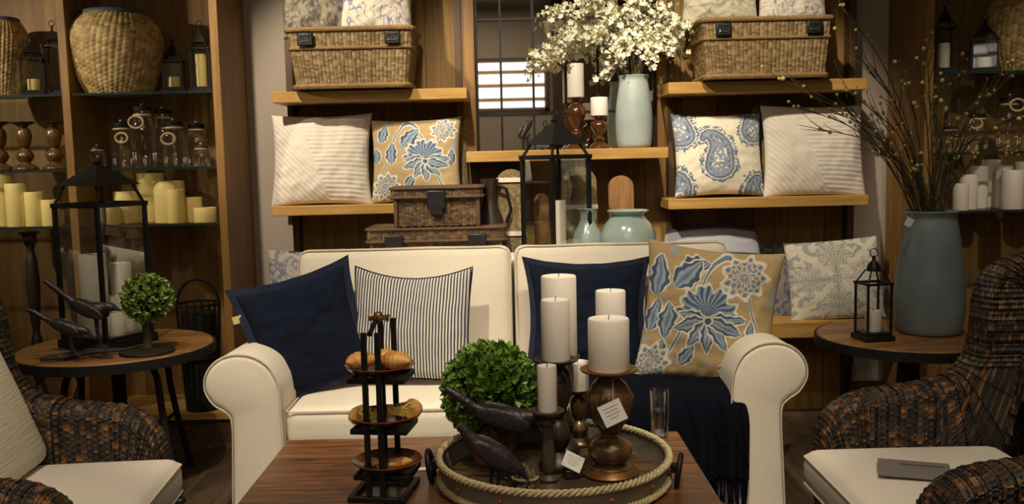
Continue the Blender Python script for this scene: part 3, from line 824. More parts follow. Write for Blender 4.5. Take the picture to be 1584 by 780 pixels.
# ------------------------------------------------------------------ lanterns
def candle(name, label, loc, r, h, mat='candle', group=None):
    o = thing(name, label, 'candle', loc, 0, group)
    k = random.random()*6
    part('wax', MB().lathe([(.001, 0), (r*.98, 0), (r, .003), (r, h*.5), (r, h-.004), (r*.96, h), (r*.55, h-.004), (.002, h-.005)], 28, cap=False), mat, o, smooth=50)
    part('wick', MB().tube([(0, 0, h-.006), (.001, 0, h+.004), (.003, 0, h+.010)], .0012, 5), 'wick', o)
    return o
def lantern(label, loc, s, h, rz, shoulder=.07, cap_w=.5, cap_h=.12, ring=.02, group=None, bar=.012, base=.03, dome=False):
    """s = side of the body, h = height of the body"""
    r = thing('lantern', label, 'lantern', loc, rz, group); q = s/2
    part('base', MB().box((0, 0, base/2), (s+.02, s+.02, base)).box((0, 0, base+.006), (s-.01, s-.01, .012)), 'black', r, bevel=.002)
    for sx in (-1, 1):
        for sy in (-1, 1):
            part('corner_post', MB().box((sx*(q-bar/2), sy*(q-bar/2), base+(h-base)/2), (bar, bar, h-base)), 'black', r)
    fr = MB()
    for sx in (-1, 1):
        fr.box((sx*(q-bar/2), 0, h), (bar*1.2, s+.01, bar*1.2)); fr.box((0, sx*(q-bar/2), h), (s+.01, bar*1.2, bar*1.2))
    part('top_frame', fr, 'black', r)
    for sx, sy, d in ((1, 0, (.002, s-2*bar)), (-1, 0, (.002, s-2*bar)), (0, 1, (s-2*bar, .002)), (0, -1, (s-2*bar, .002))):
        part('glass_pane', MB().box((sx*(q-bar/2), sy*(q-bar/2), base+.01+(h-base-.02)/2), (d[0], d[1], h-base-.02)), 'glass', r)
    c = cap_w*s/2; zt_ = h+shoulder
    for sx in (-1, 1):
        for sy in (-1, 1):
            part('roof_rafter', MB().tube([(sx*(q-bar/2), sy*(q-bar/2), h), (sx*c, sy*c, zt_+.004)], bar*.42, 6), 'black', r)
    e = c*1.28
    rm = MB()
    if dome:
        rm.lathe([(e, zt_), (e*.95, zt_+cap_h*.3), (e*.7, zt_+cap_h*.7), (e*.25, zt_+cap_h)], 16)
    else:
        ez = zt_-.004
        rm.add([(-e, -e, ez), (e, -e, ez), (e, e, ez), (-e, e, ez), (-.12*e, -.12*e, ez+cap_h), (.12*e, -.12*e, ez+cap_h), (.12*e, .12*e, ez+cap_h), (-.12*e, .12*e, ez+cap_h)],
               [(3, 2, 1, 0), (0, 1, 5, 4), (1, 2, 6, 5), (2, 3, 7, 6), (3, 0, 4, 7), (4, 5, 6, 7)])
    part('roof', rm, 'black', r)
    zt2 = zt_+cap_h
    part('finial', MB().lathe([(.016*s/.28, zt2-.005), (.022*s/.28, zt2+.008), (.010*s/.28, zt2+.018)], 14), 'black', r)
    part('ring_handle', MB().tube([(ring*math.cos(a), 0, zt2+.016+ring*.8+ring*math.sin(a)) for a in [2*PI*i/18 for i in range(18)]], max(.0018, ring*.13), 6, True), 'black', r)
    return r
# left round table position
LT = (-1.69, 3.89, .63)
lb = W(168, 520, 3.93)
lantern('large black lantern with white candles on the left round table', (lb.x, 3.93, .632), .262, W(165, 316, 3.93).z-.632, math.radians(-25), .085, .70, .085, .022, bar=.016, base=.035)
for lab, dx, dy, r_, py in (('tallest white pillar candle inside the large left lantern', -.035, -.03, .056, 392), ('shorter white candle behind on the right inside the large left lantern', .055, .035, .043, 408), ('short white candle in front on the right inside the large left lantern', .062, -.06, .035, 455)):
    candle('pillar_candle', lab, (lb.x+dx, 3.93+dy, .680), r_, W(165, py, 3.93).z-.680)
# centre lantern behind the sofa
lc = W(860, 300, 4.32)
lantern('tall black lantern with slim candle standing behind the sofa back', (lc.x, 4.33, CT), .235, W(860, 243, 4.33).z-CT, math.radians(-53), .062, .66, .10, .02, bar=.017)
candle('pillar_candle', 'tall slim white candle inside the lantern behind the sofa', (lc.x+.012, 4.33, CT+.047), .034, W(862, 310, 4.33).z-CT-.047)
# small lantern on right table
ls = W(1353, 510, 3.74)
lantern('small black lantern with dome cap and ring on the right table', (ls.x, 3.76, .612), .108, W(1353, 438, 3.76).z-.612, math.radians(8), .05, .42, .045, .017, bar=.008, base=.02, dome=True)
candle('pillar_candle', 'short white candle inside the small lantern on the right table', (ls.x, 3.76, .645), .034, .085)
# cabinet lanterns
def cablan(label, px, Y, z, s, hpy, rz, cl, ch=.05, tone='candle', cap=.05):
    a = W(px, 100, Y)
    lantern(label, (a.x, Y, z), s, W(px, hpy, Y).z-z, rz, .035, .5, cap, .014, bar=.008, base=.018)
    if cl: candle('pillar_candle', cl, (a.x, Y, z+.031), s*.28, ch, tone)
cablan('small black lantern between the two wicker urns in the left bay', 50, 4.66, zs1, .10, 92, .3, 'ivory candle in the small lantern of the left bay', .055, 'ivory')
cablan('taller black lantern against the divider in the left bay', 84, 4.70, zs1, .085, 72, .1, None)
cablan('small black lantern in the shadow right of the large urn', 268, 4.66, zs1, .095, 95, .2, 'ivory candle in the small lantern right of the large urn', .05, 'ivory')
cablan('tall black lantern at the right end of the top glass shelf', 311, 4.68, zs1, .095, 76, .15, 'ivory candle filling the tall lantern at the shelf end', .16, 'ivory', .06)
cablan('tall dim black lantern on the right cabinet top shelf', 1460, 4.66, rs1, .095, 44, -.2, 'white candle in the tall dim lantern of the right cabinet', .12, 'candle', .06)
cablan('small black lantern beside the urn on the right cabinet top shelf', 1522, 4.70, rs1, .12, 62, -.4, 'white candle in the small lantern of the right cabinet', .05)

# ------------------------------------------------------------------ shelf candles
def candle_row(defs, Yc, zshelf, mat, bay, word):
    for i, (x0, x1, pyt, dY) in enumerate(defs):
        Y = Yc+dY; a = W((x0+x1)/2, pyt, Y); r_ = (x1-x0)/2/F*Y
        candle('pillar_candle', f'{word} pillar candle, {ORD[i]} from the left {bay}', (a.x, Y, zshelf), r_, a.z-zshelf, mat)
candle_row([(-14, 18, 268, .09), (8, 38, 284, 0), (38, 65, 297, 0), (64, 90, 309, 0), (84, 99, 326, .08)], 4.58, zs3, 'ivory', 'on the lower left bay shelf', 'ivory')
candle_row([(148, 184, 320, -.01), (176, 214, 296, .09), (212, 252, 268, .14), (238, 284, 280, .06), (258, 284, 293, -.02), (283, 312, 305, .04), (300, 334, 321, -.01)], 4.60, zs3, 'ivory', 'on the shelf above the lantern', 'ivory')
candle_row([(1474, 1498, 284, -.02), (1484, 1512, 270, .07), (1500, 1528, 257, .14), (1520, 1548, 247, .20), (1541, 1566, 256, .10), (1551, 1583, 263, 0), (1572, 1606, 250, .14)], 4.60, rs3, 'candle', 'in the right cabinet', 'white')

# ------------------------------------------------------------------ turned candle holders
def holder(label, loc, prof, mat, plate_r, h, plate_mat=None, flute=0, fr=(0, 0), name='candle_holder', group=None):
    r = thing(name, label, 'candle holder', loc, 0, group)
    part('turned_stem', MB().lathe(sm(prof, 4), 48 if not flute else 96, flute=flute, fr=fr), mat, r, smooth=50)
    if plate_r:
        part('drip_plate', MB().lathe([(.01, h-.012), (plate_r*.7, h-.010), (plate_r*.97, h-.002), (plate_r, h+.003), (plate_r*.96, h+.004), (plate_r*.85, h), (.002, h)], 36), plate_mat or mat, r, smooth=50)
    return r
def baluster(h, s):
    return [(.055*s, 0), (.058*s, .012*h/.3), (.045*s, .03*h/.3), (.022*s, h*.16), (.030*s, h*.20), (.040*s, h*.30), (.030*s, h*.40), (.018*s, h*.46), (.026*s, h*.52), (.036*s, h*.70), (.030*s, h*.84), (.018*s, h*.90), (.034*s, h*.96), (.036*s, h-.006)]
for px, Y, lab in ((35, 4.62, 'brown turned candle holder left of its twin in the left bay'), (81, 4.62, 'brown turned candle holder next to the divider in the left bay'), (-4, 4.66, 'brown turned candle holder cut by the left photo edge')):
    a = W(px, 190, Y)
    holder(lab, (a.x, Y, zs2), baluster(a.z-zs2, 1.05), 'turned', .056, a.z-zs2, 'darkturned')
# dark candlesticks lower left
for px, Y, lab, pt in ((48, 4.62, 'black turned candlestick in the dark lower left bay', 352), (112, 4.60, 'black turned candlestick right of the divider in the dark', 352)):
    a = W(px, pt+8, Y)
    holder(lab, (W(px, 400, Y).x, Y, .155), baluster(a.z-.155, .9), 'darkturned', .05, a.z-.155)

# glass jars with black lids
def jar(label, px, pyt, Y, r_, ring=None, zb=None):
    a = W(px, pyt, Y); zb = zs2 if zb is None else zb; h = a.z-zb
    o = thing('glass_jar', label, 'jar', (a.x, Y, zb))
    part('glass_body', MB().lathe([(.002, .002), (r_*.9, 0), (r_, .012), (r_, h*.66), (r_*.8, h*.80), (r_*.62, h*.86), (r_*.62, h-.014)], 28, cap=False), 'jarglass', o, smooth=60)
    part('lid', MB().lathe([(r_*.72, h-.020), (r_*.74, h-.004), (r_*.68, h), (.01, h+.001)], 24), 'black', o)
    part('lid_knob', MB().ball((0, 0, h+.008), .010, 10, 8), 'steel', o)
    if ring:
        dx, dz, R = ring
        part('rope_loop', MB().tube([(dx+R*math.cos(t), -r_*.85-.006, h*.84+dz+R*.8*math.sin(t)) for t in [2*PI*i/20 for i in range(20)]], .0055, 7, True), 'rope', o)
    part('neck_cord', MB().tube([((r_*.66)*math.cos(t), (r_*.66)*math.sin(t), h*.86) for t in [2*PI*i/20 for i in range(20)]], .005, 6, True), 'rope', o)
    return o
jar('short glass jar with black lid at the left end of the jar shelf', 150, 228, 4.60, .040)
jar('glass jar with cord tie behind the lantern roof, second from the left', 187, 190, 4.66, .055, (.02, -.04, .03))
jar('tallest glass jar with hanging rope loop in the jar group', 219, 165, 4.62, .060, (-.01, -.03, .036))
jar('tall glass jar with black lid behind the tallest jars', 251, 170, 4.74, .058)
jar('wide glass jar with rope loop right of the tallest jar', 268, 188, 4.63, .058, (-.01, -.05, .034))
jar('glass jar with black lid in front of the cabinet back near the post', 303, 192, 4.72, .056)
jar('short glass jar with black lid at the right end of the jar shelf', 311, 226, 4.61, .042)
def rjar(label, px, pyt, Y, r_, ring=None): return jar(label, px, pyt, Y, r_, ring, rs2)
rjar('dim glass jar at the left end of the right cabinet shelf', 1468, 196, 4.64, .05)
rjar('dim glass jar with rope loop in the right cabinet', 1512, 176, 4.64, .052, (-.03, -.02, .03))
rjar('dim glass jar with bright rope loop near the right photo edge', 1562, 150, 4.62, .058, (.01, .0, .036))
# dark wire basket and dark bottles low in the left cabinet
wb = W(308, 500, 4.62)
o = thing('wire_basket', 'black arched wire basket in the dark at the lower right of the left cabinet', 'basket', (wb.x, 4.62, .155))
hb = W(308, 470, 4.62).z-.155; ht = W(308, 432, 4.62).z-.155
m = MB()
for i in range(18):
    t = 2*PI*i/18; m.tube([(.08*math.cos(t), .08*math.sin(t), 0), (.105*math.cos(t), .105*math.sin(t), hb)], .004, 5)
part('basket_wires', m, 'black', o)
for z, R in ((0.004, .08), (hb*.5, .094), (hb, .108)):
    part('basket_hoop', MB().tube([(R*math.cos(2*PI*i/24), R*math.sin(2*PI*i/24), z) for i in range(24)], .006, 6, True), 'black', o)
part('basket_handle', MB().tube([(.105*math.cos(PI*i/14), 0, hb+(ht-hb)*math.sin(PI*i/14)) for i in range(15)], .008, 6), 'black', o)
part('inner_cylinder', MB().lathe([(.06, .006), (.085, .01), (.088, hb*.92), (.08, hb*.93)], 20), 'iron', o)

# ------------------------------------------------------------------ centre shelf: candle holders and bird
def glass_holder(label, px, Y, pyt, s):
    a = W(px, pyt, Y); h = a.z-zC
    return holder(label, (a.x, Y, zC), [(.050*s, 0), (.052*s, .01), (.03*s, .03), (.016*s, h*.22), (.028*s, h*.30), (.016*s, h*.38), (.020*s, h*.45), (.044*s, h*.66), (.040*s, h*.80), (.022*s, h*.90), (.03*s, h*.96), (.04*s, h-.005)], 'amber', .044*s, h, 'amber')
glass_holder('tall glossy brown glass candle holder on the centre shelf', 891, 4.68, 152, 1.05)
a = W(891, 152, 4.68); candle('pillar_candle', 'tall white candle on the glossy brown holder on the centre shelf', (a.x, 4.68, a.z+.001), .041, W(891, 99, 4.68).z-a.z)
glass_holder('short glossy brown glass candle holder beside the celadon vase', 927, 4.66, 180, .98)
a = W(927, 180, 4.66); candle('pillar_candle', 'short white candle beside the blossom vase on the centre shelf', (a.x, 4.66, a.z+.001), .043, W(927, 151, 4.66).z-a.z)
def tall_tex(): pass

# ------------------------------------------------------------------ birds
def bird(name, label, loc, rz, pts, radii, legs, foot, mat='bronzebird', perch=None, s=1.0):
    """pts: spine from tail tip to beak tip in local XZ; legs: hip points"""
    r = thing(name, label, 'bird figurine', loc, rz)
    m = MB(); m.tube([(x*s, 0, z*s) for x, z in sm2(pts)], [q*s for q in smr(radii)], 14)
    part('bird_body', m, mat, r, smooth=70)
    for k, (hx, hz, fx) in enumerate(legs):
        y = (-1 if k else 1)*.014*s
        lm = MB().tube([(hx*s, y, hz*s), ((hx*.6+fx*.4-.004)*s, y, hz*.5*s), (fx*s, y, .004)], [.008*s, .0042*s, .0036*s], 7)
        lg = part('leg', lm, mat, r)
        tm = MB()
        for a in (-.5, 0, .5, PI):
            L_ = .026*s
            tm.tube([(fx*s, y, .005), (fx*s+L_*math.cos(a), y+L_*math.sin(a), .003)], [.0034*s, .0018*s], 6)
        part('toes', tm, mat, lg)
    for sy in (-1, 1):
        i = foot
        wx, wz = pts[i]
        wm = MB().ball((0, 0, 0), (radii[i]*2.3*s, .006*s, radii[i]*.75*s), 16, 8, Matrix.Translation((wx*s, sy*radii[i]*.88*s, (wz+.004)*s)) @ Matrix.Rotation(math.atan2(pts[i-1][1]-wz, wx-pts[i-1][0]), 4, 'Y'))
        part('wing', wm, mat, r)
    hx, hz = pts[-3]
    for sy in (-1, 1): part('eye', MB().ball((hx*s, sy*radii[-3]*.9*s, (hz+.003)*s), .0025*s, 8, 6), 'black', r)
    return r
def sm2(pts): 
    o = []; Pn = [pts[0]]+list(pts)+[pts[-1]]
    for i in range(1, len(Pn)-2):
        for k in range(5):
            t = k/5
            o.append(tuple(.5*((2*Pn[i][a])+(-Pn[i-1][a]+Pn[i+1][a])*t+(2*Pn[i-1][a]-5*Pn[i][a]+4*Pn[i+1][a]-Pn[i+2][a])*t*t+(-Pn[i-1][a]+3*Pn[i][a]-3*Pn[i+1][a]+Pn[i+2][a])*t**3) for a in (0, 1)))
    o.append(pts[-1]); return o
def smr(r):
    o = []
    for i in range(len(r)-1):
        for k in range(5): o.append(r[i]+(r[i+1]-r[i])*k/5)
    o.append(r[-1]); return o
SPINE = [(-.165, .185), (-.13, .165), (-.085, .135), (-.045, .112), (0, .098), (.045, .102), (.075, .118), (.098, .120), (.118, .112), (.145, .100)]
RAD = [.010, .013, .013, .020, .036, .034, .022, .019, .010, .0015]
# two on the left table
b1 = W(158, 545, 3.62)
bird('bird_figurine', 'taller black bird figurine facing right on the left round table', (G(160, 533, .632).x+.055, 3.70, .662), 0, [(-.19, .295), (-.145, .26), (-.10, .222), (-.06, .19), (-.01, .165), (.035, .166), (.065, .176), (.09, .174), (.108, .168), (.135, .156)], RAD, [(.01, .145, .02), (.03, .145, .045)], 4, s=.93)
bird('bird_figurine', 'lower black bird figurine in front of the taller one on the left table', (G(118, 548, .632).x+.035, 3.58, .655), 0, [(-.165, .205), (-.13, .190), (-.085, .162), (-.045, .142), (0, .122), (.04, .112), (.065, .110), (.085, .102), (.10, .09), (.120, .066)], [q*.85 for q in RAD], [(.0, .11, .01), (.02, .11, .04)], 4, s=.9)
pc = G(145, 545, .632)
o = thing('bird_perch', 'dark cast twig base under the two birds on the left table', 'base', (pc.x, 3.64, .632))
m = MB().tube([(-.13, -.07, .012), (-.05, -.05, .018), (.03, .02, .022), (.14, .07, .016)], [.008, .014, .014, .008], 7).tube([(-.05, -.03, .006), (-.04, .05, .006), (.0, .09, .005)], [.007, .006, .004], 7).tube([(.03, .02, .006), (.09, -.02, .006), (.13, -.01, .004)], [.007, .006, .004], 7)
part('twig', m, 'bronzebird', o)
a = W(822, 226, 4.66)
bird('bird_figurine', 'tiny dark bird figurine on the centre shelf left of the lantern cap', (W(814, 226, 4.66).x, 4.66, zC+.001), .6, [(-.03, .075), (-.025, .085), (-.015, .10), (-.008, .11), (0, .12), (.005, .132), (.008, .143), (.016, .15), (.024, .148), (.036, .143)], [q*.62 for q in RAD], [(.0, .09, 0), (.01, .09, .012)], 4, s=.9)

# ------------------------------------------------------------------ foliage
def leafball(mb, c, R, n, L, w, rng, squash=1.0, jit=.12):
    for _ in range(n):
        z = rng.uniform(-1, 1); t = rng.uniform(0, 2*PI); q = math.sqrt(1-z*z)
        d = Vector((q*math.cos(t), q*math.sin(t), z)); p = Vector(c)+Vector((d.x, d.y, d.z*squash))*R*rng.uniform(1-jit, 1.0)
        dd = (d+Vector((rng.uniform(-1, 1), rng.uniform(-1, 1), rng.uniform(-.6, 1)))*.9)
        mb.leaf(p, dd, d, L*rng.uniform(.7, 1.2), w*rng.uniform(.8, 1.2))
tp = G(228, 545, .632); tpx, tpy = tp.x, tp.y
o = thing('topiary', 'small round topiary tree on a dark disc base on the left table', 'plant', (tpx, tpy, .632))
cz = W(234, 461, tpy).z-.632; rr = 34/F*tpy
part('base_disc', MB().lathe([(.10, 0), (.108, .004), (.106, .010), (.03, .016), (.012, .022)], 36), 'iron', o)
part('trunk', MB().tube([(0, 0, .012), (.004, .003, cz*.3), (-.003, 0, cz*.6), (0.004, 0, cz)], [.020, .015, .014, .012], 10), 'twig', o)
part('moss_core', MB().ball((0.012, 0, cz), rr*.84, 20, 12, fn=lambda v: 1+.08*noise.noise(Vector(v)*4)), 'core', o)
m = MB(); leafball(m, (.012, 0, cz), rr*1.0, 900, .026, .019, random.Random(2))
part('foliage', m, 'leaf2', o, smooth=0)

# ------------------------------------------------------------------ round side tables
def round_table(label, loc, R):
    x, y, z = loc
    r = thing('round_side_table', label, 'table', (x, y, 0), .25)
    part('tabletop', MB().lathe([(.001, z-.03), (R-.012, z-.03), (R-.008, z-.004), (R-.013, z), (.001, z)], 72, cap=False), 'roundwood', r)
    part('iron_rim', MB().lathe([(R-.008, z-.042), (R+.002, z-.042), (R+.002, z-.004), (R-.006, z-.003)], 72, cap=False), 'iron', r)
    part('screw_column', MB().lathe([(.05, .18), (.055, .20), (.030, .23)]+[(.026+.004*(i % 2), .24+i*.012) for i in range(int((z-.34)/.012))]+[(.06, z-.10), (.11, z-.05), (.12, z-.031)], 24), 'iron', r)
    for k in range(4):
        a = k*PI/2+PI/4; c, s = math.cos(a), math.sin(a)
        pts = [(c*q, s*q, zz) for q, zz in ((R*.30, z-.035), (R*.50, z-.05), (R*.62, z-.12), (R*.66, z-.24), (R*.74, z-.40), (R*.86, .03))]
        lg = part('leg', MB().tube([tuple(p) for p in sm3(pts)], .014, 8), 'iron', r)
        part('foot_pad', MB().lathe([(.022, 0), (.022, .012), (.014, .02)], 14, (c*R*.86, s*R*.86, .001)), 'iron', lg)
        part('brace', MB().tube([(c*.04, s*.04, .2), (c*R*.35, s*R*.35, .21), (c*R*.70, s*R*.70, .27)], .008, 6), 'iron', r)
    return r
def sm3(pts, n=5):
    o = []; Pn = [pts[0]]+list(pts)+[pts[-1]]
    for i in range(1, len(Pn)-2):
        for k in range(n):
            t = k/n
            o.append(tuple(.5*((2*Pn[i][a])+(-Pn[i-1][a]+Pn[i+1][a])*t+(2*Pn[i-1][a]-5*Pn[i][a]+4*Pn[i+1][a]-Pn[i+2][a])*t*t+(-Pn[i-1][a]+3*Pn[i][a]-3*Pn[i+1][a]+Pn[i+2][a])*t**3) for a in range(3)))
    o.append(tuple(pts[-1])); return o
round_table('round industrial side table left of the sofa', LT, .40)
round_table('round industrial side table right of the sofa', RTc, .38)
a = W(65, 627, 4.55)
o = thing('storage_box', 'small white box on the bottom board of the left cabinet below the table', 'box', (a.x, 4.60, .156), .1)
part('box_base', MB().box((0, 0, .025), (.13, .09, .05)), 'paper', o, bevel=.003)
part('lid', MB().box((0, 0, .058), (.136, .096, .016)), 'paper', o, bevel=.002)

# ------------------------------------------------------------------ the sofa
def rbox(w, d, h, r, n=14, crown=0, fn=None, c=(0, 0, 0)):
    """soft cushion block: rounded box with a crowned top"""
    mb = MB(); idx = {}; vs = []; fs = []
    def key(p): return tuple(round(x, 5) for x in p)
    def vert(u, v, k):
        p = Vector((u*w/2, v*d/2, k*h/2)); q = Vector((max(-w/2+r, min(w/2-r, p.x)), max(-d/2+r, min(d/2-r, p.y)), max(-h/2+r, min(h/2-r, p.z))))
        dd = p-q
        if dd.length > 1e-7: p = q+dd.normalized()*r
        p.z += crown*(1-u*u)*(1-v*v)*k
        if fn: p = fn(p, u, v, k)
        kk = key((u, v, k))
        if kk not in idx: idx[kk] = len(vs); vs.append((p.x+c[0], p.y+c[1], p.z+c[2]))
        return idx[kk]
    def T(L_, m):   # denser near the edges
        e = r/(L_/2)
        return [-1, -1+e*.25, -1+e*.55]+[(-1+e)+(2-2*e)*i/m for i in range(m+1)]+[1-e*.55, 1-e*.25, 1]
    us, vv, ks = T(w, n), T(d, n), T(h, 3)
    for A, B, f in ((us, vv, lambda a, b, s: (a, b, s)), (us, ks, lambda a, b, s: (a, s, b)), (vv, ks, lambda a, b, s: (s, a, b))):
        for s in (-1, 1):
            for i in range(len(A)-1):
                for j in range(len(B)-1):
                    q = [vert(*f(A[i], B[j], s)), vert(*f(A[i+1], B[j], s)), vert(*f(A[i+1], B[j+1], s)), vert(*f(A[i], B[j+1], s))]
                    flip = (s > 0) if f(0, 0, 7)[1] != 7 else (s < 0)
                    fs.append(tuple(q) if flip else tuple(q[::-1]))
    return mb.add(vs, fs)
SX, SY = -.033, 3.30
HW = 1.095
sofa = thing('sofa', 'cream slipcovered two-seat sofa with rolled arms', 'sofa', (SX, SY, 0))
ARM = [(.075, .05), (.085, .25), (.092, .44), (.072, .485), (.03, .515), (.002, .56), (.0, .61), (.022, .655), (.065, .688), (.12, .700), (.18, .690), (.232, .655), (.262, .60), (.272, .54), (.274, .40), (.276, .05)]
def arm_poly(side):
    pts = [ARM[0]]
    Pn = [ARM[0]]+ARM+[ARM[-1]]
    P2 = []
    for i in range(1, len(Pn)-2):
        for k in range(4):
            t = k/4
            P2.append(tuple(.5*((2*Pn[i][a])+(-Pn[i-1][a]+Pn[i+1][a])*t+(2*Pn[i-1][a]-5*Pn[i][a]+4*Pn[i+1][a]-Pn[i+2][a])*t*t+(-Pn[i-1][a]+3*Pn[i][a]-3*Pn[i+1][a]+Pn[i+2][a])*t**3) for a in (0, 1)))
    P2.append(ARM[-1])
    return [(side*(-HW+x), z) for x, z in P2] if side > 0 else [(HW-x, z) for x, z in P2][::-1]
for side in (1, -1):
    pl = arm_poly(side); mb = MB()
    n_ = len(pl); ys = [0, .004, .012, .03, .30, .65, .80]; ins = [.022, .010, .003, 0, 0, 0, 0]
    ar_ = sum(pl[k][0]*pl[(k+1) % n_][1]-pl[(k+1) % n_][0]*pl[k][1] for k in range(n_)); vs = []
    for y, q in zip(ys, ins):
        for k, (x, z) in enumerate(pl):
            a, b = pl[(k-1) % n_], pl[(k+1) % n_]; t = Vector((b[0]-a[0], b[1]-a[1])); t = t.normalized() if t.length else Vector((0, 1))
            nx, nz = -t.y, t.x
            if ar_ < 0: nx, nz = -nx, -nz
            if z < .06: nx, nz = 0, 0
            zz = z - (.02*(y/.8) if z > .5 else 0)
            vs.append((x+nx*q, y, zz+nz*q))
    fs = []
    for j in range(len(ys)-1):
        for k in range(n_):
            k2 = (k+1) % n_; fs.append((j*n_+k, j*n_+k2, (j+1)*n_+k2, (j+1)*n_+k))
    fs.append(tuple(range(n_-1, -1, -1))); fs.append(tuple((len(ys)-1)*n_+k for k in range(n_)))
    arm = part('arm', mb.add(vs, fs), 'linen', sofa, smooth=50)
    # welt outlining the front panel of the arm
    wl = [(x, .004, z) for k, (x, z) in enumerate(pl)]
    wl = [(p[0]*.998, .003, p[2]) for p in wl]
    part('welt', MB().tube(wl, .0034, 6), 'welt', arm, smooth=60)
bw = 2*(HW-.275)
part('seat_base', MB().box((0, .47, .19), (bw+.01, .86, .28)), 'linen', sofa, bevel=.01)
part('skirt_welt', MB().tube([(-bw/2, .038, .325), (bw/2, .038, .325)], .004, 6), 'welt', sofa)
seat = part('seat_cushion', rbox(bw, .62, .155, .045, 22, .012, c=(0, .345, .405)), 'linen', sofa, smooth=180)
for z in (.333+.012, .405+.0775-.010):
    part('welt', MB().tube([(-bw/2+.006, .34, z), (-bw/2+.006, .055, z), (-bw/2+.02, .038, z), (bw/2-.02, .038, z), (bw/2-.006, .055, z), (bw/2-.006, .34, z)], .0034, 6), 'welt', seat)
part('back_frame', rbox(2*HW-.34, .18, .91, .05, 10, 0, c=(0, .85, .505)), 'linen', sofa, smooth=180)
T = Matrix.Rotation(math.radians(-7), 4, 'X')
for s_ in (-1, 1):
    wdt = .905
    cx = s_*(wdt/2+.006)+.035
    f_ = lambda p, u, v, k: T @ Vector((p.x, p.y - (.035*(1-u*u)*(1-k*k) if v < 0 else 0), p.z+.006*noise.noise(Vector((p.x*5+s_*3, p.z*3, 0)))))
    bc = part('back_cushion', rbox(wdt, .17, .56, .045, 16, 0, f_, (cx, .64, .735)), 'linen', sofa, smooth=180)
    q = [(-wdt/2+.012, -.255), (-wdt/2+.006, .22), (-wdt/2+.02, .262), (-wdt/2+.05, .272), (wdt/2-.05, .272), (wdt/2-.02, .262), (wdt/2-.006, .22), (wdt/2-.012, -.255)]
    part('welt', MB().tube([tuple(T @ Vector((x, -.075, z)) + Vector((cx, .64, .735))) for x, z in q], .0032, 6), 'welt', bc)
for sx in (-1, 1):
    for y in (.08, .82): part('foot', MB().lathe([(.022, 0), (.032, .05)], 16, (sx*(HW-.17), y, 0)), 'darkoak', sofa)

# sofa pillows
p1 = P('navy_pillow', 'navy pillow with flanged edge leaning on the left sofa arm', W(474, 516, 3.62), .44, .45, .17, math.radians(-14), math.radians(-13), math.radians(20), 'navy', None, None, 60, .13, wr=.012, flange='navyflange')
part('cloth_tag', MB().box((-.235, .0, .13), (.035, .003, .03)), 'tagcloth', p1, rot=(0, 0, 0), label='small beige sewn tag')
P('striped_pillow', 'navy and white ticking striped pillow on the left half of the sofa', W(636, 500, 3.69), .485, .46, .15, math.radians(-16), math.radians(1), math.radians(-6), mat='ticking', n=70, pinch=.05, piping='navy', sag=.04)
P('navy_pillow', 'navy pillow with flanged edge behind the tray candles', W(908, 492, 3.70), .48, .46, .16, math.radians(-14), math.radians(1), 0, 'navy', None, None, 60, .14, wr=.012, flange='navyflange', fl=.022)
P('floral_pillow', 'large tan pillow with blue flowers at the right end of the sofa', W(1096, 488, 3.62), .54, .56, .19, math.radians(-14), math.radians(7), math.radians(-10), col=floral(0), n=280, pinch=.09, wr=.012)

# navy throw over the seat and front of the sofa
def throw():
    x0 = W(880, 590, 3.3).x - SX; xa = W(1126, 590, 3.5).x - SX; xb = W(1160, 650, 3.28).x - SX
    path = [(.44, .508), (.30, .512), (.16, .510), (.06, .500), (.022, .482), (.004, .45), (-.006, .40), (-.010, .34), (-.014, .28), (-.018, .20)]
    path = sm3([(0, a, b) for a, b in path], 5)
    nu = 90; vs, fs = [], []
    for j, (_, y, z) in enumerate(path):
        q = j/(len(path)-1); x1 = xa+(xb-xa)*min(1, max(0, (q-.42)/.5))
        for i in range(nu+1):
            u = i/nu; x = x0+(x1-x0)*u + .012*math.sin(q*7+u*4)
            am = .004+.012*max(0, q-.45)/.55
            o_ = am*(1+math.sin(u*34+q*2)) + am*.8*(1+math.sin(u*71+1))
            if q > .42: vs.append((x, y-o_, z + .02*math.sin(u*9)*max(0, q-.8)*4))
            else: vs.append((x, y, z+o_*.7))
    n0 = len(vs)
    for j in range(len(path)-1):
        for i in range(nu):
            a = j*(nu+1)+i; fs.append((a, a+1, a+nu+2, a+nu+1))
    o = thing('throw_blanket', 'navy fringed throw over the right side of the sofa seat', 'blanket', (SX, SY, 0))
    c = part('blanket_cloth', MB().add(vs, fs), 'throw', o, smooth=180)
    sd = c.modifiers.new('solid', 'SOLIDIFY'); sd.thickness = .007
    m = MB(); base = (len(path)-1)*(nu+1); rng = random.Random(4)
    for i in range(0, nu+1):
        p = Vector(vs[base+i])
        L_ = rng.uniform(.07, .11); dx = rng.uniform(-.012, .012)
        m.tube([p, p+Vector((dx*.5, -.004, -L_*.5)), p+Vector((dx, rng.uniform(-.012, .004), -L_))], [.004, .0035, .005], 5)
    part('fringe', m, 'throw', o)
    # the folded side hem with its own fringe, running down the right of the hanging part
    m = MB()
    for k in range(34):
        j = int(len(path)*.50)+int(k/34*len(path)*.5); p = Vector(vs[min(j, len(path)-1)*(nu+1)+nu-3-(k % 5)*5])
        m.tube([p+Vector((0, -.010, 0)), p+Vector((rng.uniform(-.01, .012), -.018, -.03)), p+Vector((rng.uniform(-.014, .014), -.014, -.062))], [.003, .003, .004], 5)
    part('fringe', m, 'throw', o)
throw()

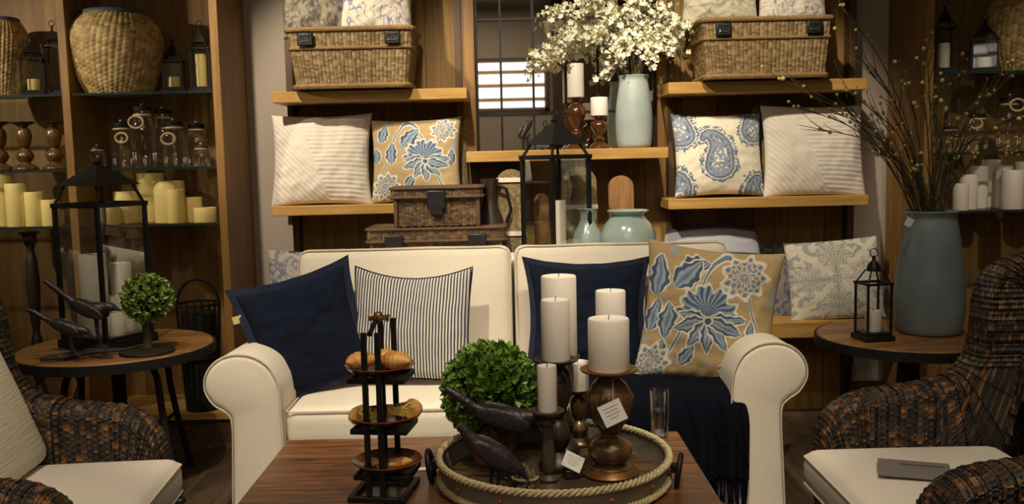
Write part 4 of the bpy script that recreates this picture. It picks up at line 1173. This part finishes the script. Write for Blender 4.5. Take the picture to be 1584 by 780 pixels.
# ------------------------------------------------------------------ woven armchairs
PAL_C = [srgb(58, 44, 35), srgb(42, 34, 31), srgb(72, 54, 40), srgb(36, 30, 29), srgb(106, 76, 48), srgb(52, 46, 45), srgb(138, 96, 56), srgb(46, 38, 35), srgb(82, 62, 46), srgb(40, 34, 33), srgb(60, 48, 40)]
def rounded_path(pts, r, n=8):
    out = [Vector(pts[0])]
    for i in range(1, len(pts)-1):
        a, b, c = Vector(pts[i-1]), Vector(pts[i]), Vector(pts[i+1])
        d1 = (a-b).normalized(); d2 = (c-b).normalized(); rr = r[i-1]
        p, q = b+d1*rr, b+d2*rr
        for k in range(n+1):
            t = k/n; out.append(p*(1-t)**2+b*2*t*(1-t)+q*t*t)
    out.append(Vector(pts[-1])); return out
def resample(P_, m):
    L_ = [0]
    for i in range(1, len(P_)): L_.append(L_[-1]+(P_[i]-P_[i-1]).length)
    out = []
    for k in range(m):
        s = L_[-1]*k/(m-1); i = 1
        while i < len(L_)-1 and L_[i] < s: i += 1
        t = (s-L_[i-1])/max(1e-9, L_[i]-L_[i-1]); out.append(P_[i-1].lerp(P_[i], t))
    return out, L_[-1]
def slab(name, outer, inner, wd, axis_map, parent, seed, cell=.017, amp=.008, round_=.035):
    """closed woven slab: section runs inner line - side - rounded edge over the outer line - side - inner line"""
    m = 170; O, LO = resample(outer, m); I = [Vector(inner(p.x, p.y)) for p in O]
    def fn(u, v):
        k = min(m-1, int(u*(m-1)+.5)); o_, i_ = O[k], I[k]
        d = (o_-i_); L_ = max(d.length, 1e-6); dn = d/L_; rr = min(round_, L_*.6)
        tot = 2*(L_-rr)+PI*wd/2*.9; s = v*tot; side = L_-rr
        if s < side: p = i_+dn*s; y = -wd/2
        elif s > tot-side: p = i_+dn*(tot-s); y = wd/2
        else:
            t = (s-side)/(tot-2*side)*PI
            p = i_+dn*(side+rr*math.sin(t)); y = -wd/2*math.cos(t)
        return axis_map(p.x, y, p.y)
    cv = int((2*.45+.2)/cell*.95)
    return weave(name, fn, 380, 290, int(LO/cell), cv, amp, PAL_C, parent, seed=seed, flip=-1)
def armchair(label, loc, rz, back_cushion):
    """local frame: the chair faces +X, width along Y, origin on the floor at the seat centre"""
    r = thing('woven_armchair', label, 'armchair', loc, rz)
    hw = .372; bx_ = -.15 if back_cushion else -.20; wx_ = -.13 if back_cushion else -.155
    # arms
    for s in (-1, 1):
        outer = rounded_path([(-.34, 1.06), (wx_, 1.02), (wx_+.03, .66), (.08, .635), (.36, .60), (.355, .05)], [.12, .13, .1, .18], 10)
        def inner(x, z):
            k = max(0, min(1, (z-.64)/.06))*(1 if x < .0 else 0)
            a_, b_ = (min(x, .20), min(z-.02, .12)), (-.30, min(z, .95))
            return (a_[0]*(1-k)+b_[0]*k, a_[1]*(1-k)+b_[1]*k)
        slab('arm', outer, inner, .155, lambda x, y, z, s=s: (x, s*hw+y, z), r, 11+s)
    # back, reclined
    def bmap(x, y, z):      # slab drawn in (width, height), leaned back
        return (bx_-.075-y*1.0-(z-.45)*.19, x, z)
    outer = rounded_path([(-.45, .10), (-.475, 1.0), (0, 1.09), (.475, 1.0), (.45, .10)], [.16, .2, .16], 10)
    inner = lambda x, z: (max(-.26, min(.26, x)), max(.11, min(.78, z)))
    slab('backrest', outer, inner, .15, bmap, r, 21)
    part('back_panel', rbox(.05, .54, .72, .02, 4, 0, c=(bx_-.09, 0, .44)), 'wickerdark', r, smooth=60)
    part('seat_deck', MB().box((.02, 0, .27), (.62, .66, .12)), 'wickerdark', r, bevel=.02)
    for sx in (-.26, .28):
        for sy in (-.33, .33): part('leg', MB().lathe([(.02, 0), (.028, .05), (.03, .21)], 12, (sx, sy, 0)), 'darkoak', r)
    c = part('seat_cushion', rbox(.62, .61, .125, .045, 14, .014, c=(.12, 0, .395)), 'seatlinen', r, smooth=180)
    for z in (.352, .437):
        part('welt', MB().tube([(-.16, -.301, z), (.395, -.301, z), (.427, -.27, z), (.427, .27, z), (.395, .301, z), (-.16, .301, z)], .004, 6), 'welt', c)
    if back_cushion:
        T2 = Matrix.Translation((-.13, 0, .715)) @ Matrix.Rotation(math.radians(-21), 4, 'Y')
        f_ = lambda p, u, v, k: T2 @ Vector((p.x+(.03*(1-v*v)*(1-k*k) if u > 0 else 0), p.y, p.z))
        part('back_cushion', rbox(.14, .60, .56, .045, 14, 0, f_), 'ribbed', r, smooth=180)
    return r
M['wickerdark'] = pmat('wickerdark', srgb(44, 34, 28), .7, noise_amt=.4, noise_scale=60, bump=.5, bump_scale=80)
lch = armchair('dark woven armchair at the left with white seat and back cushions', (-1.47, 2.565, 0), math.radians(5), True)
rch = armchair('dark woven armchair at the right with a booklet on its seat', (1.325, 2.545, 0), math.radians(180), False)
bk = G(1400, 728, .475)
o = thing('booklet', 'grey booklet lying on the seat of the right armchair', 'booklet', (1.125, 2.55, .476), -.35)
part('booklet_cover', MB().box((0, 0, .004), (.19, .14, .007)), 'greypaper', o, bevel=.001)
part('printed_line', MB().box((.02, .03, .0082), (.12, .006, .0008)), 'ink', o)

# ------------------------------------------------------------------ coffee table
TZ = .46
ct = thing('coffee_table', 'dark reddish plank coffee table in front of the sofa', 'table', (-.112, 2.58, 0))
TX0, TX1, TY0, TY1 = -.768, .544, 2.05, 3.04
hwx = (TX1-TX0)/2
part('tabletop', MB().box((0, (TY0+TY1)/2-2.58, TZ-.025), (2*hwx, TY1-TY0, .05)), 'tablewood', ct, bevel=.006)
part('apron', MB().box((0, (TY0+TY1)/2-2.58, TZ-.10), (2*hwx-.1, TY1-TY0-.1, .10)), 'darkturned', ct)
for sx in (-1, 1):
    for y in (TY0+.07-2.58, TY1-.07-2.58): part('leg', MB().box((sx*(hwx-.07), y, (TZ-.05)/2), (.08, .08, TZ-.05)), 'tablewood', ct, bevel=.006)

# tray
TC = Vector((.105, 2.60)); TR_ = .325
tr = thing('round_tray', 'round galvanised tray with braided willow rim on the coffee table', 'tray', (TC.x, TC.y, TZ+.001))
part('tray_floor', MB().lathe([(.001, 0), (TR_-.02, 0), (TR_-.005, .004), (TR_-.004, .012), (TR_-.01, .013), (.001, .010)], 80, cap=False), 'traywood', tr) if 'traywood' in M else None
M['traywood'] = wood('traywood', srgb(112, 88, 62), srgb(64, 46, 34), 'X', plank=.08, plank_axis='Y', rough=.5)
part('tray_floor', MB().lathe([(.001, 0), (TR_-.02, 0), (TR_-.005, .004), (TR_-.004, .012), (TR_-.01, .013), (.001, .010)], 80, cap=False), 'traywood', tr)
part('tray_wall', MB().lathe([(TR_-.012, .004), (TR_+.002, .072), (TR_+.006, .072), (TR_-.006, .002)], 96, cap=False), 'zinc', tr, smooth=60)
def braid(R, z, r, n, turns, ph=0, k=3):
    b = MB()
    for q in range(k):
        pts = [((R+r*.8*math.cos(turns*t+2*PI*q/k))*math.cos(t), (R+r*.8*math.cos(turns*t+2*PI*q/k))*math.sin(t), z+r*.8*math.sin(turns*t+2*PI*q/k)) for t in [2*PI*i/n for i in range(n)]]
        b.tube(pts, r*.62, 6, True)
    return b
part('braided_rim', braid(TR_+.004, .076, .0080, 420, 40), 'palerope', tr)
part('lower_braid', braid(TR_+.002, .014, .008, 360, 50), 'rope', tr)
m = MB()
for i in range(14):
    t = 2*PI*i/14+.2; m.ball(((TR_+.004)*math.cos(t), (TR_+.004)*math.sin(t), .045), .007, 8, 6)
part('rivets', m, 'terracotta', tr)
for a in (-.20, PI-.05):
    c, s = math.cos(a), math.sin(a)
    T = Matrix.Rotation(a, 4, 'Z') @ Matrix.Translation((TR_+.030, 0, .034))
    part('ring_handle', MB().tube([(.008*math.sin(t), .040*math.cos(t), .050*math.sin(t)) for t in [2*PI*i/28 for i in range(28)]], .0075, 8, True, T), 'black', tr)
    part('handle_plate', MB().box((-.014, 0, .012), (.02, .03, .02), T), 'black', tr)

TF = TZ+.001+.0125      # tray floor height
def at_tray(px, Y, dz=0): return W(px, 700, Y).x
# big brass-and-wood holder with the wide candle
Y = 2.60; x = W(945, 690, Y).x; hp = W(942, 572, Y).z-TF
pf = [(.078, 0), (.082, .006), (.066, .018), (.062, .026), (.046, .030), (.044, .036), (.056, .045), (.064, .065), (.058, .088), (.034, .104), (.020, .112), (.024, .120), (.036, .135), (.054, .170), (.064, .205), (.066, hp*.76), (.050, hp*.86), (.034, hp*.92), (.044, hp*.96), (.05, hp-.012)]
hd = holder('large turned brown holder with brass plate and price card on the tray', (x-.003, Y, TF), pf, 'turned', .083, hp, 'brass', 22, (.15, .235))
part('base_ring', MB().lathe([(.079, 0.001), (.0835, .006), (.068, .019), (.060, .022)], 40, cap=False), 'brass', hd, label='brass foot ring')
part('neck_ring', MB().lathe([(.020, .106), (.028, .112), (.028, .118), (.020, .124)], 32, cap=False), 'brass', hd, label='thin brass neck ring')
candle('pillar_candle', 'wide white candle on the brass plate at the right of the tray', (x-.003, Y, TF+hp+.001), 32.5/F*Y*1.0, W(940, 493, Y).z-TF-hp)
T_ = Matrix.Translation((x-.003, Y-.092, TF+.185)) @ Matrix.Rotation(math.radians(-10), 4, 'X') @ Matrix.Rotation(math.radians(24), 4, 'Y')
o = thing('price_card', 'tilted white price card hanging on the large brass-plated holder', 'card', (x-.003, Y-.084, TF+.20)); 
T_ = Matrix.Rotation(math.radians(-8), 4, 'X') @ Matrix.Rotation(math.radians(-24), 4, 'Y')
part('card', MB().box((0, 0, 0), (.066, .0016, .062), T_), 'paper', o)
part('cord', MB().tube([(0, .002, .030), (.004, .02, .08), (.004, .05, .105)], .001, 5), 'rope', o)
def printed(parent, T, w, h):
    m = MB()
    for k, (wd, z) in enumerate(((.7, .28), (.55, .12), (.62, -.04), (.4, -.2))):
        m.box((0, -.0012, z*h), (w*wd, .0004, h*.035), T)
    part('print', m, 'ink2', parent)
M['ink2'] = pmat('paleink', srgb(170, 164, 168), .8, noise_amt=.1)
printed(o, T_, .066, .062)
# the candle behind it
Y2 = 2.80; x2 = W(946, 600, Y2).x; z2 = W(945, 548, Y2).z-TF
holder('slim dark holder hidden behind the large brass-plated holder', (x2, Y2, TF), baluster(z2, .85), 'darkturned', .052, z2)
candle('pillar_candle', 'white candle rising behind the wide candle at the right of the tray', (x2, Y2, TF+z2+.001), 23.5/F*Y2, W(945, 450, Y2).z-TF-z2)
# tall pair at the middle
YB = 2.66; xB = W(861, 600, YB).x; zB = W(861, 557, YB).z-TF
holder('dark turned holder in the middle of the tray under the front tall candle', (xB, YB, TF), baluster(zB, 1.0), 'darkturned', .064, zB)
candle('pillar_candle', 'tall white candle in the middle of the tray in front of a taller one', (xB, YB, TF+zB+.001), 22.5/F*YB, W(861, 464, YB).z-TF-zB)
YA = 2.795; xA = W(867, 600, YA).x; zA = W(867, 552, YA).z-TF
holder('dark turned holder under the tallest candle at the back of the tray', (xA, YA, TF), baluster(zA, 1.0), 'darkturned', .062, zA)
candle('pillar_candle', 'tallest white candle at the back of the tray', (xA, YA, TF+zA+.001), 27.5/F*YA, W(867, 427, YA).z-TF-zA)
YF = 2.875; xF = W(888, 600, YF).x+.012; zF = W(883, 603, YF).z-TF
holder('low gold-rimmed holder at the back of the tray behind the middle candles', (xF, YF, TF), baluster(zF, .8), 'turned', .045, zF, 'brass')
candle('pillar_candle', 'short white candle on the low gold-rimmed holder at the back', (xF, YF, TF+zF+.001), .036, W(885, 560, YF).z-TF-zF)
# small front holder
YE = 2.47; xE = W(848, 690, YE).x; zE = W(848, 636, YE).z-TF
holder('slim grey-brown turned holder at the front of the tray', (xE, YE, TF), [(.042, 0), (.044, .008), (.034, .018), (.022, .026), (.026, .034), (.014, .046), (.018, .060), (.020, .09), (.016, .14), (.014, zE*.8), (.022, zE*.86), (.013, zE*.92), (.028, zE-.008)], 'greyturned', .047, zE)
candle('pillar_candle', 'slim short white candle on the front grey-brown holder', (xE, YE, TF+zE+.001), 15.5/F*YE, W(848, 566, YE).z-TF-zE)
# small card on a dark block
cb = G(886, 738, TF)
o = thing('price_card_block', 'small dark block holding a tilted white price card on the tray', 'card holder', (cb.x, cb.y, TF), .3)
part('block', MB().box((0, 0, .013), (.052, .034, .024)), 'darkturned', o, bevel=.003)
T_ = Matrix.Translation((0, -.004, .046)) @ Matrix.Rotation(math.radians(-40), 4, 'X') @ Matrix.Rotation(math.radians(35), 4, 'Y')
part('card', MB().box((0, 0, 0), (.058, .0016, .050), T_), 'paper', o); printed(o, T_, .058, .05)
# boxwood ball in terracotta pot
bx = W(760, 605, 2.74); rb = .134
o = thing('boxwood_ball', 'clipped boxwood ball in a terracotta pot on the tray', 'plant', (bx.x, 2.74, TF))
bz = bx.z-TF
part('pot', MB().lathe(sm([(.058, 0), (.062, .012), (.082, .085), (.094, .105), (.094, .125), (.084, .127), (.078, .10)]), 40), 'terracotta', o, smooth=60)
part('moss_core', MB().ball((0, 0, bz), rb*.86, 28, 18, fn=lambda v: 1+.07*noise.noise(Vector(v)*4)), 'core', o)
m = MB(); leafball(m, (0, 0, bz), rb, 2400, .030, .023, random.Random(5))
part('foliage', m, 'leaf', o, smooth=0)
# birds on the tray
gx = W(792, 640, 2.50)
bird('bird_figurine', 'large dark bird figurine in front of the boxwood ball on the tray', (W(775, 640, 2.52).x, 2.55, TF), math.radians(-6), [(-.155, .268), (-.12, .245), (-.075, .215), (-.035, .195), (.01, .182), (.05, .180), (.08, .186), (.102, .186), (.120, .182), (.150, .176)], [q*1.0 for q in RAD], [(.01, .16, .0), (.03, .16, .035)], 4)
bird('bird_figurine', 'lower dark bird figurine with beak down at the front of the tray', (W(766, 700, 2.40).x, 2.415, TF), math.radians(-4), [(-.095, .205), (-.075, .180), (-.05, .155), (-.025, .135), (.0, .118), (.028, .102), (.045, .092), (.06, .082), (.072, .07), (.088, .048)], [.012, .015, .018, .024, .033, .030, .021, .018, .010, .0015], [(-.01, .09, -.012), (.012, .09, .008)], 4)
tg = G(812, 738, TF)
o = thing('twine_bundle', 'small beige fibrous bundle beside the birds on the tray', 'decoration', (tg.x, 2.50, TF))
m = MB()
for i in range(26):
    rng = random.Random(i); a = rng.uniform(0, 2*PI); q = rng.uniform(.01, .03)
    m.tube([(q*math.cos(a)*1.3, q*math.sin(a), .004), (q*math.cos(a+.6)*1.2, q*math.sin(a+.6), .03), (q*.8*math.cos(a+1.1), q*.8*math.sin(a+1.1), rng.uniform(.045, .062))], .005, 6)
part('strands', m, 'fibre', o)
part('tie', MB().tube([(.036*math.cos(2*PI*i/20), .030*math.sin(2*PI*i/20), .028) for i in range(20)], .004, 6, True), 'rope', o)

# glass of water
gp = G(1024, 682, TZ)
o = thing('drinking_glass', 'half-full clear water glass at the far right corner of the coffee table', 'glass', (W(1024, 660, 2.98).x-.008, 2.985, TZ+.001))
gh = .155
part('glass_wall', MB().lathe([(.001, .001), (.027, 0), (.029, .006), (.033, gh), (.031, gh+.001), (.027, .014), (.001, .013)], 36, cap=False), 'tumbler', o, smooth=60) if 0 else None
M['tumbler'] = thin_glass('tumblerglass', (.97, .98, .98), .16)
M['water'] = thin_glass('water', (.93, .95, .95), .12)
part('glass_wall', MB().lathe([(.001, .001), (.027, 0), (.029, .006), (.033, gh), (.031, gh+.001), (.027, .014), (.001, .013)], 36, cap=False), 'tumbler', o, smooth=60)
part('water', MB().lathe([(.001, .015), (.0265, .015), (.0295, .088), (.001, .088)], 36, cap=False), 'water', o, smooth=60)
cdp = G(652, 727, TZ)
o = thing('paper_card', 'narrow white paper card on the table at the left of the tray', 'card', (cdp.x, cdp.y, TZ+.001), .1)
part('card', MB().box((0, 0, .0015), (.07, .022, .002)), 'paper', o)

# ------------------------------------------------------------------ three-tier server
YS = 2.52; xs = W(596, 740, YS).x
sv = thing('tiered_server', 'black iron three-tier server with plates of pastries on the coffee table', 'tiered stand', (xs, YS, TZ+.001), math.radians(-8))
tz = [W(592, 578, YS).z-TZ, W(600, 655, YS).z-TZ, W(605, 728, YS-.02).z-TZ]
top_z = W(590, 512, YS-.05).z-TZ
for sx, sy, ht_ in ((-.022, -.082, 0), (.016, -.082, 0), (-.022, .082, .012), (.016, .082, .012)):
    part('post', MB().box((sx, sy, (top_z+ht_)/2+.004), (.016, .010, top_z+ht_-.008)), 'black', sv, bevel=.002)
m = MB()
for sy in (-.082, .082): m.box((-.003, sy, .008), (.13, .016, .014))
m.box((-.075, 0, .008), (.016, .18, .014)); m.box((.070, 0, .008), (.016, .18, .014))
part('foot_frame', m, 'black', sv, bevel=.002)
part('top_bar', MB().tube([(-.003, -.088, top_z-.004), (-.003, -.04, top_z+.018), (-.003, .04, top_z+.022), (-.003, .088, top_z+.006)], .007, 8), 'black', sv)
fm = MB(); rng = random.Random(3)
for i in range(9):
    a = rng.uniform(0, 2*PI); fm.tube([(0, -.02+.005*i, top_z+.02), (.022*math.cos(a), -.02+.02*math.sin(a), top_z+.032), (.034*math.cos(a+.4), -.02+.03*math.sin(a+.4), top_z+.026+.012*rng.random())], [.005, .006, .002], 6)
fm.ball((0, -.01, top_z+.034), (.014, .014, .012), 12, 8)
part('leaf_finial', fm, 'brass', sv)
PXS = [591, 600, 606]
for k, z in enumerate(tz):
    m = MB()
    for s in (-1, 1):
        m.box((0.004*k, s*.062, z-.008), (.150, .008, .014)); m.box((.004*k+s*.075, 0, z-.008), (.008, .132, .014))
    m.box((.004*k, 0, z-.013), (.145, .128, .004))
    part('tier_tray', m, 'black', sv, bevel=.001)
plates = []
for k, (z, lab) in enumerate(zip(tz, ('brown glazed plate on the top tier of the server', 'brown glazed plate on the middle tier of the server', 'brown glazed plate on the bottom tier of the server'))):
    R_ = .098
    o = tag(part('plate', MB().lathe([(.001, 0), (.045, 0), (.05, .004), (R_*.86, .014), (R_, .026), (R_*.97, .028), (R_*.82, .018), (.045, .008), (.001, .007)], 48, cap=False), 'plate', None, loc=(xs+.006*k-.003, YS, TZ+z+.001), smooth=60), lab, 'plate')
    plates.append((o.location.copy()))
def croissant(label, c, L_, r_, rz, arc=.6, mat='pastry', rx=0):
    pts, rad = [], []
    for i in range(25):
        t = i/24; a = (t-.5)*arc*PI
        pts.append((math.sin(a)*L_/2/math.sin(arc*PI/2), (math.cos(a)-1)*L_*.35, 0)); q = math.sin(PI*min(.985, max(.015, t)))**.75
        rad.append(r_*q*(1+.12*abs(math.sin(t*PI*6))))
    o = tag(part('pastry', MB().tube(pts, rad, 14, flat=.8), mat, None, loc=c, rot=(rx, 0, rz), smooth=70), label, 'pastry'); return o
a = plates[0]
croissant('golden pastry at the left on the top plate', (a.x-.052, a.y-.005, a.z+.038), .085, .029, .5)
croissant('pale golden pastry at the right on the top plate', (a.x+.046, a.y-.012, a.z+.038), .092, .030, -.3)
croissant('golden pastry at the back of the top plate', (a.x+.008, a.y+.045, a.z+.036), .08, .026, .1)
def slice_(label, c, rz, R_=.09, ang=.9, h=.026, tilt=0):
    n = 12; poly = [(0, 0)]+[(R_*math.cos(-ang/2+ang*i/n), R_*math.sin(-ang/2+ang*i/n)) for i in range(n+1)]
    o = thing('quiche_slice', label, 'quiche slice', c, rz); o.rotation_euler.x = tilt
    part('filling', MB().prism([(x*.97+.002, y*.94) for x, y in poly], .003, h, 'XY'), 'quiche', o, bevel=.003)
    cr = MB(); cr.tube([(R_*math.cos(-ang/2+ang*i/n), R_*math.sin(-ang/2+ang*i/n), h*.55) for i in range(n+1)], h*.62, 10)
    part('crust', cr, 'pastry', o)
    m = MB(); g = random.Random(int(rz*10))
    for i in range(16):
        q = R_*g.uniform(.3, .9); t = g.uniform(-ang*.4, ang*.4); m.ball((q*math.cos(t), q*math.sin(t), h), (.005, .004, .002), 7, 5)
    part('topping', m, 'herbs', o)
    return o
M['herbs'] = pmat('herbs', srgb(96, 66, 30), .6, noise_amt=.4, noise_scale=60)
a = plates[1]
slice_('quiche slice at the left on the middle plate', (a.x+.0, a.y-.004, a.z+.012), PI*.98, .082, 1.25)
slice_('quiche slice at the right on the middle plate', (a.x+.004, a.y+.014, a.z+.016), .1, .084, 1.2, .03)
a = plates[2]
croissant('small crust piece on the bottom plate', (a.x+.035, a.y-.02, a.z+.022), .07, .016, .5)
croissant('small browned crumb piece at the left of the bottom plate', (a.x-.04, a.y-.01, a.z+.020), .05, .014, -.3)

# ------------------------------------------------------------------ white blossom branches in the celadon vase
rng = random.Random(21)
vtop = Vector((vb.x, VY, zC+h if False else zC+(vt.z-zC)))
def blossom(mb, p, d, s, rg):
    d = d.normalized(); a = d.orthogonal().normalized(); b = d.cross(a)
    for k in range(5):
        t = 2*PI*k/5+rg.random(); u = a*math.cos(t)+b*math.sin(t)
        sd = d.cross(u)
        mb.add([p, p+u*s*.6+sd*s*.42+d*s*.15, p+u*s*1.05+d*s*.35, p+u*s*.6-sd*s*.42+d*s*.15], [(0, 1, 2, 3)])
ends = [(822, 90), (850, 20), (868, 55), (900, 8), (908, 58), (862, 84), (940, 30), (955, 75), (985, 5), (1000, 60), (1030, 25), (1052, 88), (1040, 70), (938, 112), (960, 92), (1010, 95), (1060, 45), (845, 95), (915, -25), (960, -40), (1010, -20)]
for i, (px, py) in enumerate(ends):
    Yt = VY-.02+rng.uniform(-.12, .10); e = W(px, py, Yt)
    b0 = Vector((vb.x+rng.uniform(-.03, .03), VY+rng.uniform(-.03, .03), zC+.05)); b1 = vtop+Vector(((e.x-vb.x)*.15+rng.uniform(-.02, .02), rng.uniform(-.03, .02), .0))
    b1.x = max(vb.x-.045, min(vb.x+.045, b1.x))
    mid = b1.lerp(e, .55)+Vector((0, 0, .10+.06*rng.random()))
    pts = sm3([tuple(b0), tuple(b1), tuple(mid), tuple(e)], 8)
    o = thing('blossom_branch', 'white blossom branch in the celadon vase on the centre shelf', 'branch', tuple(b0), 0, 'white blossom branches in the celadon vase')
    L0 = Vector(b0); loc = [Vector(p)-L0 for p in pts]
    n_ = len(loc)
    part('stem', MB().tube(loc, [.0035*(1-.6*k/n_) for k in range(n_)], 6), 'twig', o)
    pm, lm = MB(), MB()
    for k in range(n_):
        t = k/(n_-1)
        if t < .58: continue
        for q in range(int(6+7*t)):
            c = loc[k]+Vector((rng.gauss(0, .024), rng.gauss(0, .024), rng.gauss(.0, .021)))
            d = Vector((rng.uniform(-1, 1), rng.uniform(-1.3, .5), rng.uniform(-.4, 1)))
            if rng.random() < .62: blossom(pm, c, d, rng.uniform(.013, .020), rng)
            else: lm.leaf(c, d, Vector((rng.random(), 0, 1)), rng.uniform(.02, .035), .010)
    part('blossoms', pm, 'petal', o, smooth=0); part('leaves', lm, 'springleaf', o, smooth=0)

# ------------------------------------------------------------------ budding branches in the big vase
rng = random.Random(33)
vz = a_ = W(1437, 327, vY).z; vx = b_.x
ends = [(1205, 122), (1228, 165), (1255, 150), (1268, 200), (1292, 175), (1300, 8), (1325, 75), (1345, 110), (1362, 180), (1350, 235), (1385, 190), (1400, 130), (1418, 90), (1432, 62), (1448, 150), (1470, 130), (1492, 112), (1510, 160), (1538, 140), (1566, 118), (1582, 180), (1575, 240), (1515, 215), (1330, 200), (1310, 140), (1480, 210)]
for i, (px, py) in enumerate(ends):
    Yt = vY+rng.uniform(-.20, .15); e = W(px, py, Yt)
    b0 = Vector((vx+rng.uniform(-.05, .05), vY+rng.uniform(-.05, .05), .70)); b1 = Vector((vx+max(-.075, min(.075, (e.x-vx)*.14+rng.uniform(-.03, .03))), vY+rng.uniform(-.05, .05), vz))
    mid = b1.lerp(e, .55)+Vector((-(e.x-vx)*.10, 0, .05+.04*rng.random()))
    pts = sm3([tuple(b0), tuple(b1), tuple(mid), tuple(e)], 9)
    o = thing('budding_branch', 'thin dark budding branch in the blue-grey vase on the right table', 'branch', tuple(b0), 0, 'budding branches in the blue-grey vase')
    loc = [Vector(p)-b0 for p in pts]; n_ = len(loc)
    m = MB().tube(loc, [.0042*(1-.7*k/n_) for k in range(n_)], 6); bm_ = MB(); lf = MB()
    for k in range(n_//3, n_-1):
        if rng.random() < .75:
            d = (loc[k+1]-loc[k]).normalized(); sd = Vector((rng.uniform(-1, 1), rng.uniform(-.6, .6), rng.uniform(0, .8))).normalized()
            tip = loc[k]+d*rng.uniform(.04, .12)+sd*rng.uniform(.02, .06)
            m.tube([loc[k], loc[k].lerp(tip, .5)+d*.01, tip], [.002, .0015, .001], 5)
            if rng.random() < .25: part('bud', MB().ball(tuple(tip), rng.uniform(.005, .009), 8, 6), 'bud', o)
            else: lf.leaf(tip, d+sd, Vector((0, 0, 1)), rng.uniform(.012, .02), .006)
    part('bud', MB().ball(tuple(loc[-1]), .007, 8, 6), 'bud', o)
    for q in range(3):
        p = loc[-1-rng.randrange(0, 8)]+Vector((rng.gauss(0, .01), rng.gauss(0, .01), rng.gauss(0, .01))); 
        if rng.random() < .5: part('bud', MB().ball(tuple(p), rng.uniform(.006, .011), 8, 6), 'bud', o)
    part('stem', m, 'twig', o)
    if lf.v: part('young_leaves', lf, 'budleaf', o, smooth=0)
